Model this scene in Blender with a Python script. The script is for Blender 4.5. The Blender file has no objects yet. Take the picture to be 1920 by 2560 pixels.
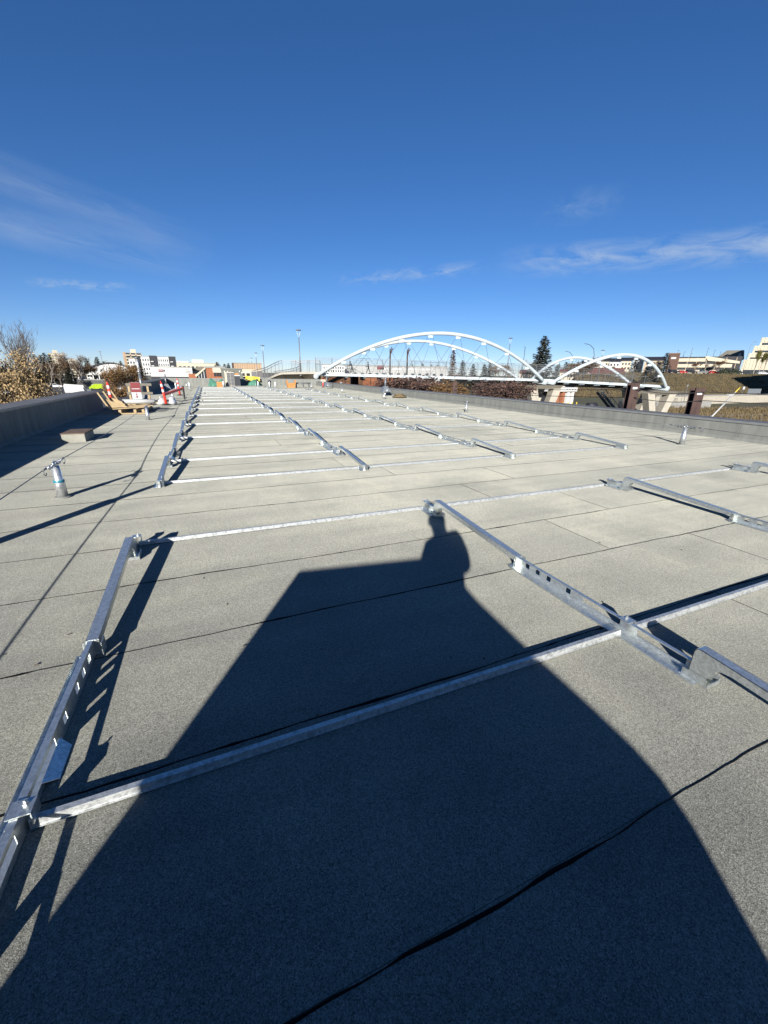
import bpy, bmesh, math, random
import numpy as np
from mathutils import Vector, Matrix

scene = bpy.context.scene
COL = scene.collection
R_ = math.radians
H = 1.6                                   # eye height above the roof membrane

# ------------------------------------------------------------------ camera
CAMROT = Matrix(((0.92134884, 0.11593485, -0.3710464),
                 (-0.38850866, 0.30731472, -0.86868791),
                 (0.01331681, 0.94451933, 0.32818575)))
FPX = 995.0
cam_data = bpy.data.cameras.new('camera')
cam_data.sensor_fit = 'VERTICAL'
cam_data.sensor_height = 36.0
cam_data.lens = FPX / 2560 * 36.0
cam_data.clip_start = 0.02
cam_data.clip_end = 9000
cam = bpy.data.objects.new('camera', cam_data)
cam.matrix_world = Matrix.Translation((0, 0, H)) @ CAMROT.to_4x4()
COL.objects.link(cam)
scene.camera = cam
scene.render.resolution_x = 768
scene.render.resolution_y = 1024


def at(px, py, d):
    """World point seen at photo pixel (px,py) at optical depth d metres."""
    return CAMROT @ Vector(((px - 960) / FPX * d, (1280 - py) / FPX * d, -d)) + Vector((0, 0, H))


def ground_at(px, py, z):
    v = CAMROT @ Vector(((px - 960) / FPX, (1280 - py) / FPX, -1))
    t = (z - H) / v.z
    return Vector((v.x * t, v.y * t, z))


# ------------------------------------------------------------------ sun and sky
SUN_EL = 17.86
SUN_AZ = 30.46 + 180.0                    # clockwise from +Y
to_sun = Vector((math.sin(R_(SUN_AZ)) * math.cos(R_(SUN_EL)),
                 math.cos(R_(SUN_AZ)) * math.cos(R_(SUN_EL)), math.sin(R_(SUN_EL))))
sun_data = bpy.data.lights.new('sun', 'SUN')
sun_data.energy = 5.0
sun_data.angle = R_(0.53)
sun_data.color = (1.0, 0.955, 0.885)
sun = bpy.data.objects.new('sun', sun_data)
sun.rotation_euler = to_sun.to_track_quat('Z', 'Y').to_euler()
sun.location = (-20, -40, 30)
COL.objects.link(sun)

world = bpy.data.worlds.new('World')
scene.world = world
world.use_nodes = True
wn, wl = world.node_tree.nodes, world.node_tree.links
wn.clear()


def wmath(op, a, b=None, c=None):
    n = wn.new('ShaderNodeMath'); n.operation = op
    for i, v in enumerate((a, b, c)):
        if v is None: continue
        if isinstance(v, (int, float)): n.inputs[i].default_value = v
        else: wl.new(v, n.inputs[i])
    return n.outputs[0]


sky = wn.new('ShaderNodeTexSky')
sky.sky_type = 'NISHITA'
sky.sun_disc = False
sky.sun_elevation = R_(SUN_EL)
sky.sun_rotation = R_(SUN_AZ)
sky.altitude = 3000
sky.air_density = 1.0
sky.dust_density = 0.0
sky.ozone_density = 4.0
# thin cirrus, laid out by compass direction and height above the horizon
tc = wn.new('ShaderNodeTexCoord')
sep = wn.new('ShaderNodeSeparateXYZ'); wl.new(tc.outputs['Generated'], sep.inputs[0])
az = wmath('ARCTAN2', sep.outputs[0], sep.outputs[1])
el = wmath('ARCSINE', sep.outputs[2])
azd = wmath('MULTIPLY', az, 57.2958)
eld = wmath('MULTIPLY', el, 57.2958)


def cirrus(slope, icpt, half, lo, hi, soft, nscale, stretch, seed, thr, gain):
    line = wmath('MULTIPLY_ADD', azd, slope, icpt)
    off = wmath('ABSOLUTE', wmath('SUBTRACT', eld, line))
    band = wmath('SUBTRACT', 1.0, wmath('DIVIDE', off, half)); band = wmath('MAXIMUM', band, 0.0)
    a = wmath('DIVIDE', wmath('SUBTRACT', azd, lo), soft)
    b = wmath('DIVIDE', wmath('SUBTRACT', hi, azd), soft)
    side = wmath('MINIMUM', wmath('MAXIMUM', wmath('MINIMUM', a, b), 0.0), 1.0)
    cmb = wn.new('ShaderNodeCombineXYZ')
    wl.new(wmath('MULTIPLY', azd, stretch), cmb.inputs[0])
    wl.new(wmath('SUBTRACT', eld, line), cmb.inputs[1]); cmb.inputs[2].default_value = seed
    nz = wn.new('ShaderNodeTexNoise'); nz.inputs['Scale'].default_value = nscale
    nz.inputs['Detail'].default_value = 7; nz.inputs['Roughness'].default_value = 0.62
    nz.inputs['Distortion'].default_value = 0.6
    wl.new(cmb.outputs[0], nz.inputs['Vector'])
    m = wmath('MAXIMUM', wmath('MULTIPLY', wmath('SUBTRACT', nz.outputs['Fac'], thr), gain), 0.0)
    return wmath('MULTIPLY', wmath('MULTIPLY', band, side), m)


layers = [cirrus(-0.030, 13.9, 1.9, 36, 95, 9, 0.75, 0.30, 3.1, 0.37, 2.6),
          cirrus(0.075, 9.75, 0.95, 16, 36, 5, 1.0, 0.40, 7.7, 0.43, 2.2),
          cirrus(-0.19, 13.4, 2.4, -40, 3, 7, 0.5, 0.16, 12.0, 0.36, 0.8),
          cirrus(-0.10, 11.1, 2.0, -40, 2, 7, 0.55, 0.16, 21.0, 0.36, 0.9),
          cirrus(0.05, 8.9, 0.55, -16, -6, 2, 1.3, 0.5, 5.0, 0.40, 2.4),
          cirrus(0.0, 17.4, 1.8, 40, 50, 3, 0.6, 0.6, 9.0, 0.44, 0.7)]
tot = layers[0]
for l_ in layers[1:]: tot = wmath('ADD', tot, l_)
tot = wmath('MINIMUM', tot, 0.75)
mixc = wn.new('ShaderNodeMix'); mixc.data_type = 'RGBA'
wl.new(tot, mixc.inputs[0])
hsv = wn.new('ShaderNodeHueSaturation'); hsv.inputs['Saturation'].default_value = 1.2; hsv.inputs['Hue'].default_value = 0.5
gm = wn.new('ShaderNodeGamma'); gm.inputs['Gamma'].default_value = 0.9
tn = wn.new('ShaderNodeMix'); tn.data_type = 'RGBA'; tn.blend_type = 'MULTIPLY'; tn.inputs[0].default_value = 1.0
tn.inputs[7].default_value = (1.05, 0.975, 1.05, 1)
wl.new(sky.outputs[0], gm.inputs['Color']); wl.new(gm.outputs[0], tn.inputs[6]); wl.new(tn.outputs[2], hsv.inputs['Color'])
wl.new(hsv.outputs[0], mixc.inputs[6])
mixc.inputs[7].default_value = (3.6, 4.4, 5.6, 1)
bg = wn.new('ShaderNodeBackground'); bg.inputs['Strength'].default_value = 0.064
wl.new(mixc.outputs[2], bg.inputs[0])
wo = wn.new('ShaderNodeOutputWorld'); wl.new(bg.outputs[0], wo.inputs[0])

scene.view_settings.view_transform = 'Standard'
scene.view_settings.look = 'None'
scene.view_settings.exposure = 1.05
scene.view_settings.gamma = 1.0
scene.view_settings.use_curve_mapping = False

# ------------------------------------------------------------------ materials
MATS = {}


def mat(name, col, rough=0.7, metal=0.0, var=0.12, scale=6.0, bump=0.0, bscale=None, spec=0.4, col2=None,
        detail=5, stretch=None, coat=0.0, trans=0.0):
    m = bpy.data.materials.new(name); m.use_nodes = True
    n, l = m.node_tree.nodes, m.node_tree.links
    p = n['Principled BSDF']
    p.inputs['Roughness'].default_value = rough
    p.inputs['Metallic'].default_value = metal
    p.inputs['Specular IOR Level'].default_value = spec
    if coat: p.inputs['Coat Weight'].default_value = coat
    if trans: p.inputs['Transmission Weight'].default_value = trans
    t = n.new('ShaderNodeTexCoord')
    v = t.outputs['Object']
    if stretch:
        mp = n.new('ShaderNodeMapping'); mp.inputs['Scale'].default_value = stretch
        l.new(v, mp.inputs[0]); v = mp.outputs[0]
    nz = n.new('ShaderNodeTexNoise'); nz.inputs['Scale'].default_value = scale
    nz.inputs['Detail'].default_value = detail; nz.inputs['Roughness'].default_value = 0.6
    l.new(v, nz.inputs['Vector'])
    cr = n.new('ShaderNodeValToRGB')
    c = Vector(col)
    lo = c * (1 - var); hi = Vector(col2) if col2 else c * (1 + var)
    cr.color_ramp.elements[0].position = 0.3; cr.color_ramp.elements[1].position = 0.7
    cr.color_ramp.elements[0].color = (*lo, 1); cr.color_ramp.elements[1].color = (*hi, 1)
    l.new(nz.outputs['Fac'], cr.inputs[0]); l.new(cr.outputs[0], p.inputs['Base Color'])
    if bump:
        nb = n.new('ShaderNodeTexNoise'); nb.inputs['Scale'].default_value = bscale or scale * 4
        nb.inputs['Detail'].default_value = 4
        l.new(v, nb.inputs['Vector'])
        bp = n.new('ShaderNodeBump'); bp.inputs['Strength'].default_value = bump
        bp.inputs['Distance'].default_value = 0.02
        l.new(nb.outputs['Fac'], bp.inputs['Height']); l.new(bp.outputs[0], p.inputs['Normal'])
    MATS[name] = m
    return m


def membrane_material():
    m = bpy.data.materials.new('mineral_cap_sheet'); m.use_nodes = True
    n, l = m.node_tree.nodes, m.node_tree.links
    p = n['Principled BSDF']; p.inputs['Roughness'].default_value = 0.92
    p.inputs['Diffuse Roughness'].default_value = 1.0
    p.inputs['Specular IOR Level'].default_value = 0.15
    g = n.new('ShaderNodeNewGeometry'); pos = g.outputs['Position']
    def noise(scale, detail=3, rough=0.6, vec=pos):
        z = n.new('ShaderNodeTexNoise'); z.inputs['Scale'].default_value = scale
        z.inputs['Detail'].default_value = detail; z.inputs['Roughness'].default_value = rough
        l.new(vec, z.inputs['Vector']); return z.outputs['Fac']
    def ramp(fac, stops):
        r = n.new('ShaderNodeValToRGB'); e = r.color_ramp.elements
        while len(e) < len(stops): e.new(0.5)
        for i, (q, c) in enumerate(stops): e[i].position = q; e[i].color = (*c, 1)
        l.new(fac, r.inputs[0]); return r.outputs[0]
    def mul(a, b, f=1.0):
        x = n.new('ShaderNodeMix'); x.data_type = 'RGBA'; x.blend_type = 'MULTIPLY'; x.inputs[0].default_value = f
        l.new(a, x.inputs[6]); l.new(b, x.inputs[7]); return x.outputs[2]
    vo = n.new('ShaderNodeTexVoronoi'); vo.inputs['Scale'].default_value = 300; l.new(pos, vo.inputs['Vector'])
    sepc = n.new('ShaderNodeSeparateColor'); l.new(vo.outputs['Color'], sepc.inputs[0])
    gran = ramp(sepc.outputs[0], [(0.0, (0.112, 0.112, 0.099)), (0.35, (0.217, 0.216, 0.186)),
                                  (0.75, (0.274, 0.273, 0.236)), (1.0, (0.385, 0.385, 0.338))])
    clump = ramp(noise(60, 3), [(0.30, (0.83, 0.83, 0.83)), (0.55, (1, 1, 1)), (0.75, (1.10, 1.10, 1.08))])
    blot = ramp(noise(1.3, 4), [(0.25, (0.85, 0.86, 0.87)), (0.55, (1, 1, 1)), (0.75, (1.08, 1.07, 1.05))])
    mp = n.new('ShaderNodeMapping'); mp.inputs['Scale'].default_value = (0.25, 3.5, 1); l.new(pos, mp.inputs[0])
    strk = ramp(noise(1.0, 4, 0.6, mp.outputs[0]), [(0.33, (0.89, 0.89, 0.90)), (0.65, (1.05, 1.05, 1.04))])
    # each roll is a touch different
    oi = n.new('ShaderNodeObjectInfo')
    roll = ramp(oi.outputs['Random'], [(0.0, (0.92, 0.925, 0.93)), (1.0, (1.07, 1.065, 1.05))])
    mpw = n.new('ShaderNodeMapping'); mpw.inputs['Scale'].default_value = (2.2, 0.18, 1); l.new(pos, mpw.inputs[0])
    scuff = ramp(noise(1.0, 5, 0.7, mpw.outputs[0]), [(0.60, (1, 1, 1)), (0.68, (1.09, 1.085, 1.07)), (0.74, (1, 1, 1))])
    pond = ramp(noise(0.35, 6, 0.55), [(0.35, (0.84, 0.845, 0.855)), (0.43, (0.97, 0.97, 0.97)), (0.465, (1.07, 1.065, 1.045)), (0.50, (1, 1, 1))])
    spots = ramp(noise(7, 2), [(0.22, (0.72, 0.72, 0.72)), (0.27, (1, 1, 1))])
    c = mul(mul(mul(mul(mul(mul(gran, clump), blot), strk), roll), scuff), mul(spots, pond))
    l.new(c, p.inputs['Base Color'])
    nh = n.new('ShaderNodeMath'); nh.operation = 'ADD'
    l.new(vo.outputs['Distance'], nh.inputs[0]); l.new(noise(90, 3), nh.inputs[1])
    bp = n.new('ShaderNodeBump'); bp.inputs['Strength'].default_value = 0.25; bp.inputs['Distance'].default_value = 0.004
    l.new(nh.outputs[0], bp.inputs['Height']); l.new(bp.outputs[0], p.inputs['Normal'])
    MATS['membrane'] = m


membrane_material()


def galv_material(name, base, rough, spangle, dirt, metal=0.8):
    m = bpy.data.materials.new(name); m.use_nodes = True
    n, l = m.node_tree.nodes, m.node_tree.links
    p = n['Principled BSDF']; p.inputs['Metallic'].default_value = metal
    g = n.new('ShaderNodeNewGeometry'); pos = g.outputs['Position']
    vo = n.new('ShaderNodeTexVoronoi'); vo.inputs['Scale'].default_value = spangle; l.new(pos, vo.inputs['Vector'])
    sc = n.new('ShaderNodeSeparateColor'); l.new(vo.outputs['Color'], sc.inputs[0])
    cr = n.new('ShaderNodeValToRGB'); b = Vector(base)
    cr.color_ramp.elements[0].color = (*(b * 0.84), 1); cr.color_ramp.elements[1].color = (*(b * 1.1), 1)
    l.new(sc.outputs[0], cr.inputs[0])
    nz = n.new('ShaderNodeTexNoise'); nz.inputs['Scale'].default_value = 38; nz.inputs['Detail'].default_value = 6
    l.new(pos, nz.inputs['Vector'])
    cd = n.new('ShaderNodeValToRGB'); cd.color_ramp.elements[0].position = 0.40; cd.color_ramp.elements[1].position = 0.50
    cd.color_ramp.elements[0].color = (dirt, dirt, dirt, 1); cd.color_ramp.elements[1].color = (1, 1, 1, 1)
    l.new(nz.outputs['Fac'], cd.inputs[0])
    mx = n.new('ShaderNodeMix'); mx.data_type = 'RGBA'; mx.blend_type = 'MULTIPLY'; mx.inputs[0].default_value = 1
    l.new(cr.outputs[0], mx.inputs[6]); l.new(cd.outputs[0], mx.inputs[7]); l.new(mx.outputs[2], p.inputs['Base Color'])
    rr = n.new('ShaderNodeMapRange'); rr.inputs[3].default_value = rough * 0.75; rr.inputs[4].default_value = rough * 1.35
    l.new(nz.outputs['Fac'], rr.inputs[0]); l.new(rr.outputs[0], p.inputs['Roughness'])
    bp = n.new('ShaderNodeBump'); bp.inputs['Strength'].default_value = 0.12; bp.inputs['Distance'].default_value = 0.003
    l.new(vo.outputs['Distance'], bp.inputs['Height']); l.new(bp.outputs[0], p.inputs['Normal'])
    MATS[name] = m


galv_material('galv', (0.66, 0.695, 0.68), 0.30, 90, 0.88, 0.82)
galv_material('galv_bar', (0.58, 0.60, 0.59), 0.38, 110, 0.74, 0.60)
galv_material('galv_post', (0.70, 0.71, 0.70), 0.34, 60, 0.85)
mat('bitumen', (0.006, 0.006, 0.007), 0.9, var=0.3, scale=40, bump=0.3, spec=0.08)
mat('parapet_felt', (0.175, 0.18, 0.163), 0.9, var=0.20, scale=2.6, bump=0.3, bscale=160, detail=9, stretch=(1.6, 1.6, 0.35))
mat('parapet_cap', (0.12, 0.12, 0.125), 0.75, var=0.15, scale=3, bump=0.2, bscale=120)
mat('flashing', (0.22, 0.225, 0.22), 0.5, 0.3, var=0.1)
mat('building_wall', (0.204, 0.18, 0.156), 0.85, var=0.12, scale=4, bump=0.2)
mat('slab', (0.05, 0.05, 0.05), 0.9)
mat('bridge_white', (0.36, 0.41, 0.435), 0.42, var=0.12, scale=0.9, spec=0.5)
mat('rail_grey', (0.15, 0.155, 0.16), 0.5, 0.3, var=0.08)
mat('cable', (0.16, 0.17, 0.18), 0.5, 0.6)
mat('concrete', (0.3, 0.276, 0.228), 0.85, var=0.12, scale=1.2, bump=0.15, bscale=20)
mat('concrete_grey', (0.198, 0.198, 0.186), 0.88, var=0.14, scale=1.0, bump=0.15, bscale=20)
mat('dark_steel', (0.045, 0.047, 0.05), 0.5, 0.4)
mat('rust_steel', (0.050, 0.028, 0.024), 0.75, 0.2, var=0.35, scale=5, bump=0.25, bscale=30, stretch=(2, 2, 0.4))
mat('white_paint', (0.468, 0.468, 0.45), 0.5, var=0.06)
mat('cream', (0.432, 0.384, 0.288), 0.75, var=0.08, scale=0.5)
mat('beige', (0.336, 0.27, 0.198), 0.8, var=0.1, scale=0.5)
mat('tan_panel', (0.312, 0.216, 0.138), 0.8, var=0.12, scale=0.4)
mat('brick', (0.24, 0.093, 0.045), 0.85, var=0.22, scale=2.5, bump=0.2)
mat('brick_dark', (0.085, 0.048, 0.036), 0.85, var=0.25, scale=2.5, bump=0.2)
mat('brick_brown', (0.144, 0.072, 0.039), 0.85, var=0.25, scale=1.5, bump=0.2)
mat('warehouse_wall', (0.30, 0.30, 0.29), 0.7, var=0.12, scale=0.3)
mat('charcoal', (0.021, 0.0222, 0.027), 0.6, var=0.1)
mat('grey_brickwork', (0.072, 0.072, 0.069), 0.8, var=0.15)
mat('glass_dark', (0.025, 0.03, 0.035), 0.12, spec=0.8, var=0.3, scale=0.7)
mat('shingle', (0.15, 0.14, 0.115), 0.9, var=0.2, scale=3, bump=0.3)
mat('roof_red', (0.132, 0.036, 0.027), 0.85, var=0.2, scale=3)
mat('delineator', (0.72, 0.045, 0.028), 0.45, var=0.08, scale=20)
mat('reflective', (0.516, 0.516, 0.504), 0.35, var=0.05)
mat('rubber', (0.018, 0.018, 0.02), 0.7)
mat('lumber', (0.33, 0.245, 0.135), 0.75, var=0.18, scale=3, stretch=(1, 8, 8), bump=0.15, bscale=40)
mat('lumber_grey', (0.132, 0.12, 0.096), 0.8, var=0.2, scale=4)
mat('plywood', (0.32, 0.235, 0.13), 0.75, var=0.2, scale=4, bump=0.1)
mat('pvc', (0.36, 0.36, 0.348), 0.45, var=0.06)
mat('sign_red', (0.15, 0.012, 0.016), 0.5, var=0.08)
mat('sign_white', (0.372, 0.384, 0.384), 0.5, var=0.06)
mat('concrete_block', (0.24, 0.234, 0.198), 0.9, var=0.15, scale=6, bump=0.4, bscale=60)
mat('block_top', (0.13, 0.085, 0.06), 0.85, var=0.25, scale=8)
mat('teal_tape', (0.03, 0.20, 0.26), 0.4)
mat('unit_grey', (0.16, 0.18, 0.20), 0.45, 0.3, var=0.1)
mat('pyramid_grey', (0.18, 0.192, 0.198), 0.40, 0.6, var=0.1, scale=3)
mat('unit_dark', (0.05, 0.055, 0.06), 0.4, 0.3)
mat('tarp_green', (0.05, 0.16, 0.11), 0.5, var=0.25, scale=3, bump=0.5, bscale=4)
mat('tarp_yellow', (0.48, 0.372, 0.036), 0.5, var=0.12, scale=3, bump=0.4, bscale=4)
mat('orange_box', (0.42, 0.18, 0.054), 0.6, var=0.12, scale=5)
mat('wall_grey_green', (0.12, 0.126, 0.108), 0.85, var=0.12, scale=1.5)
mat('asphalt', (0.055, 0.055, 0.055), 0.9, var=0.2, scale=0.3, bump=0.2, bscale=8)
mat('ground_dry', (0.096, 0.078, 0.042), 0.95, var=0.3, scale=0.08, bump=0.5, bscale=1.5, col2=(0.075, 0.080, 0.034), detail=8)
mat('embank', (0.080, 0.064, 0.030), 0.95, var=0.35, scale=0.25, bump=0.9, bscale=1.2, col2=(0.125, 0.098, 0.045), detail=9)
mat('gravel', (0.18, 0.168, 0.138), 0.95, var=0.25, scale=1.5, bump=0.5, bscale=12)
mat('dry_grass', (0.115, 0.085, 0.042), 0.9, var=0.35, scale=0.6)
mat('bark', (0.075, 0.058, 0.045), 0.9, var=0.3, scale=6, bump=0.4)
mat('bark_pale', (0.24, 0.21, 0.18), 0.9, var=0.3, scale=6)
mat('leaf_tan', (0.20, 0.135, 0.062), 0.75, var=0.5, scale=3, col2=(0.46, 0.33, 0.16))
mat('leaf_brown', (0.078, 0.045, 0.021), 0.8, var=0.4, scale=1.2, col2=(0.12, 0.068, 0.03))
mat('leaf_plum', (0.060, 0.034, 0.032), 0.8, var=0.4, scale=1.2, col2=(0.105, 0.058, 0.042))
mat('leaf_orange', (0.132, 0.066, 0.024), 0.8, var=0.35, scale=1.2, col2=(0.17, 0.10, 0.035))
mat('leaf_yellow', (0.144, 0.114, 0.018), 0.75, var=0.4, scale=0.8, col2=(0.075, 0.09, 0.02))
mat('needles', (0.030, 0.042, 0.028), 0.8, var=0.35, scale=1.0, col2=(0.050, 0.062, 0.040))
mat('needles_blue', (0.050, 0.062, 0.055), 0.8, var=0.3, scale=1.0, col2=(0.085, 0.095, 0.085))
mat('needles_brown', (0.14, 0.065, 0.03), 0.8, var=0.3, scale=1.0)
mat('lime', (0.312, 0.432, 0.018), 0.4, var=0.05, coat=0.3)
for nm, c in dict(car_white=(0.5, 0.5, 0.5), car_black=(0.015, 0.016, 0.018), car_grey=(0.12, 0.125, 0.13),
                  car_silver=(0.42, 0.43, 0.44), car_red=(0.30, 0.02, 0.02), car_blue=(0.03, 0.06, 0.14)).items():
    mat(nm, c, 0.3, var=0.04, coat=0.6)
mat('skin', (0.52, 0.32, 0.23), 0.55, var=0.05)
mat('jacket', (0.05, 0.055, 0.07), 0.85, var=0.15, scale=20)
mat('trousers', (0.03, 0.035, 0.05), 0.85, var=0.15, scale=20)
mat('boots', (0.10, 0.065, 0.035), 0.7, var=0.15)
mat('hair', (0.03, 0.02, 0.015), 0.7)
mat('phone_body', (0.02, 0.02, 0.022), 0.3, var=0.05)

# ------------------------------------------------------------------ mesh helpers
ORG = {}


class MB:
    def __init__(s): s.v = []; s.f = []; s.m = []; s.mi = 0

    def add(s, vs, fs):
        o = len(s.v); s.v += [tuple(p) for p in vs]
        for f in fs: s.f.append(tuple(i + o for i in f)); s.m.append(s.mi)
        return s

    def box(s, x0, x1, y0, y1, z0, z1):
        return s.add([(x0, y0, z0), (x1, y0, z0), (x1, y1, z0), (x0, y1, z0), (x0, y0, z1), (x1, y0, z1), (x1, y1, z1), (x0, y1, z1)],
                     [(0, 3, 2, 1), (4, 5, 6, 7), (0, 1, 5, 4), (1, 2, 6, 5), (2, 3, 7, 6), (3, 0, 4, 7)])

    def obox(s, c, a, b, d):
        c, a, b, d = Vector(c), Vector(a), Vector(b), Vector(d)
        vs = [c + i * a + j * b + k * d for k in (-1, 1) for i, j in ((-1, -1), (1, -1), (1, 1), (-1, 1))]
        return s.add(vs, [(0, 3, 2, 1), (4, 5, 6, 7), (0, 1, 5, 4), (1, 2, 6, 5), (2, 3, 7, 6), (3, 0, 4, 7)])

    def bar(s, p, q, w, h, up=(0, 0, 1)):
        p, q = Vector(p), Vector(q); d = q - p
        side = d.cross(Vector(up))
        if side.length < 1e-6: side = d.cross(Vector((1, 0, 0)))
        side.normalize(); u = side.cross(d).normalized()
        return s.obox((p + q) / 2, d / 2, side * w / 2, u * h / 2)

    def tube(s, p, q, r0, r1=None, n=8, cap=True):
        r1 = r0 if r1 is None else r1
        p, q = Vector(p), Vector(q); d = (q - p)
        if d.length < 1e-7: return s
        a = d.orthogonal().normalized(); b = d.cross(a).normalized()
        vs = []
        for c, r in ((p, r0), (q, r1)):
            for i in range(n):
                t = 2 * math.pi * i / n; vs.append(c + (a * math.cos(t) + b * math.sin(t)) * r)
        fs = [(i, (i + 1) % n, n + (i + 1) % n, n + i) for i in range(n)]
        if cap: fs += [tuple(range(n - 1, -1, -1)), tuple(range(n, 2 * n))]
        return s.add(vs, fs)

    def path(s, pts, r, n=8, cap=True):
        pts = [Vector(p) for p in pts]; rs = r if isinstance(r, (list, tuple)) else [r] * len(pts)
        vs = []; ref = None
        for i, p in enumerate(pts):
            d = (pts[min(i + 1, len(pts) - 1)] - pts[max(i - 1, 0)]).normalized()
            a = (ref - d * ref.dot(d)).normalized() if ref is not None else d.orthogonal().normalized()
            ref = a; b = d.cross(a)
            for k in range(n):
                t = 2 * math.pi * k / n; vs.append(p + (a * math.cos(t) + b * math.sin(t)) * rs[i])
        fs = []
        for i in range(len(pts) - 1):
            for k in range(n):
                fs.append((i * n + k, i * n + (k + 1) % n, (i + 1) * n + (k + 1) % n, (i + 1) * n + k))
        if cap: fs += [tuple(range(n - 1, -1, -1)), tuple(range((len(pts) - 1) * n, len(pts) * n))]
        return s.add(vs, fs)

    def prism(s, poly, a, b):
        """poly: 3-D points of one face, extruded from offset a to offset b (vectors)."""
        a, b = Vector(a), Vector(b); n = len(poly)
        vs = [Vector(p) + a for p in poly] + [Vector(p) + b for p in poly]
        fs = [tuple(range(n - 1, -1, -1)), tuple(range(n, 2 * n))] + [(i, (i + 1) % n, n + (i + 1) % n, n + i) for i in range(n)]
        return s.add(vs, fs)

    def lathe(s, prof, c=(0, 0, 0), n=16):
        vs = []; fs = []
        for r, z in prof:
            for k in range(n):
                t = 2 * math.pi * k / n; vs.append((c[0] + r * math.cos(t), c[1] + r * math.sin(t), c[2] + z))
        for i in range(len(prof) - 1):
            for k in range(n): fs.append((i * n + k, i * n + (k + 1) % n, (i + 1) * n + (k + 1) % n, (i + 1) * n + k))
        fs += [tuple(range(n - 1, -1, -1)), tuple(range((len(prof) - 1) * n, len(prof) * n))]
        return s.add(vs, fs)

    def mesh(s, name, mats, org=None, smooth=False, recalc=True):
        me = bpy.data.meshes.new(name)
        vs = s.v if org is None else [(x - org[0], y - org[1], z - org[2]) for x, y, z in s.v]
        me.from_pydata(vs, [], s.f)
        if not isinstance(mats, (list, tuple)): mats = [mats]
        for m in mats: me.materials.append(MATS[m])
        if len(mats) > 1: me.polygons.foreach_set('material_index', s.m)
        if recalc:
            bm = bmesh.new(); bm.from_mesh(me); bmesh.ops.recalc_face_normals(bm, faces=bm.faces); bm.to_mesh(me); bm.free()
        if smooth: me.polygons.foreach_set('use_smooth', [True] * len(me.polygons))
        me.update()
        return me

    def build(s, name, mats, parent=None, smooth=False, recalc=True):
        org = ORG.get(parent.name) if parent else None
        me = s.mesh(name, mats, org, smooth, recalc)
        o = link(name, me, parent)
        if parent: ORG[o.name] = org or Vector((0, 0, 0))
        return o


def link(name, data, parent=None, loc=None):
    o = bpy.data.objects.new(name, data); COL.objects.link(o)
    if parent: o.parent = parent
    if loc is not None: o.location = loc
    return o


def tag(o, label, cat, group=None):
    o['label'] = label; o['category'] = cat
    if group: o['group'] = group
    return o


def thing(name, label, cat, loc=(0, 0, 0), group=None):
    o = link(name, None, None, loc); o.empty_display_size = 0.2
    ORG[o.name] = Vector(loc)
    return tag(o, label, cat, group)


def structure(o): o['kind'] = 'structure'; return o


def stuff(o): o['kind'] = 'stuff'; return o


def kids(o): return [c for c in o.children]


def copy_tree(o, parent=None, loc=None, rotz=None, scale=None, label=None, depth=0):
    c = o.copy(); COL.objects.link(c)
    if parent: c.parent = parent
    if loc is not None: c.location = loc
    if rotz is not None: c.rotation_euler = (0, 0, rotz)
    if scale is not None: c.scale = scale if isinstance(scale, (tuple, list)) else (scale,) * 3
    if label: c['label'] = label
    for ch in TREE.get(o.name, []):
        copy_tree(ch, c)
    if o.name in TREE: TREE[c.name] = []
    return c


TREE = {}


def note_children():
    TREE.clear()
    for o in bpy.data.objects:
        if o.parent: TREE.setdefault(o.parent.name, []).append(o)


def quads_mesh(name, V, m, tri=False):
    k = 3 if tri else 4
    V = np.asarray(V, dtype=np.float32).reshape(-1, 3)
    n = len(V) // k
    me = bpy.data.meshes.new(name)
    me.vertices.add(len(V)); me.vertices.foreach_set('co', V.ravel())
    me.loops.add(len(V)); me.loops.foreach_set('vertex_index', np.arange(len(V), dtype=np.int32))
    me.polygons.add(n); me.polygons.foreach_set('loop_start', np.arange(0, len(V), k, dtype=np.int32))
    me.polygons.foreach_set('loop_total', np.full(n, k, dtype=np.int32))
    me.materials.append(MATS[m]); me.update(calc_edges=True); me.validate()
    return me

# ================================================================== ROOF (the large structure)
rng = random.Random(7)
XL, XR, YN, YF = -4.30, 13.20, -11.0, 54.4           # inner faces of the parapets
GZ = -6.0                                             # street level
roof = structure(MB().box(XL - 0.66, XR + 0.72, YN, YF + 0.5, -0.5, -0.012).build('roof', 'slab'))
ORG[roof.name] = Vector((0, 0, 0))
wallb = MB()
wallb.box(XL - 0.62, XR + 0.68, YN + 0.03, YF + 0.46, GZ - 0.3, -0.5)
bw = structure(wallb.build('building_wall', 'building_wall'))

seams = [0.37 * H, 0.95 * H, 1.515 * H, 2.07 * H, 2.60 * H, 3.135 * H]
while seams[-1] < YF - 0.9: seams.append(seams[-1] + 0.545 * H)
seams.append(YF)
pre = [0.37 * H]
while pre[0] > YN + 1: pre.insert(0, pre[0] - 0.9)
seams = [YN] + pre[:-1] + seams
lapx = {round(0.37 * H, 3): 2.19, round(0.95 * H, 3): 2.91, round(1.515 * H, 3): 2.16, round(2.07 * H, 3): 2.84,
        round(2.6 * H, 3): 2.15, round(3.135 * H, 3): 2.80}


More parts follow.
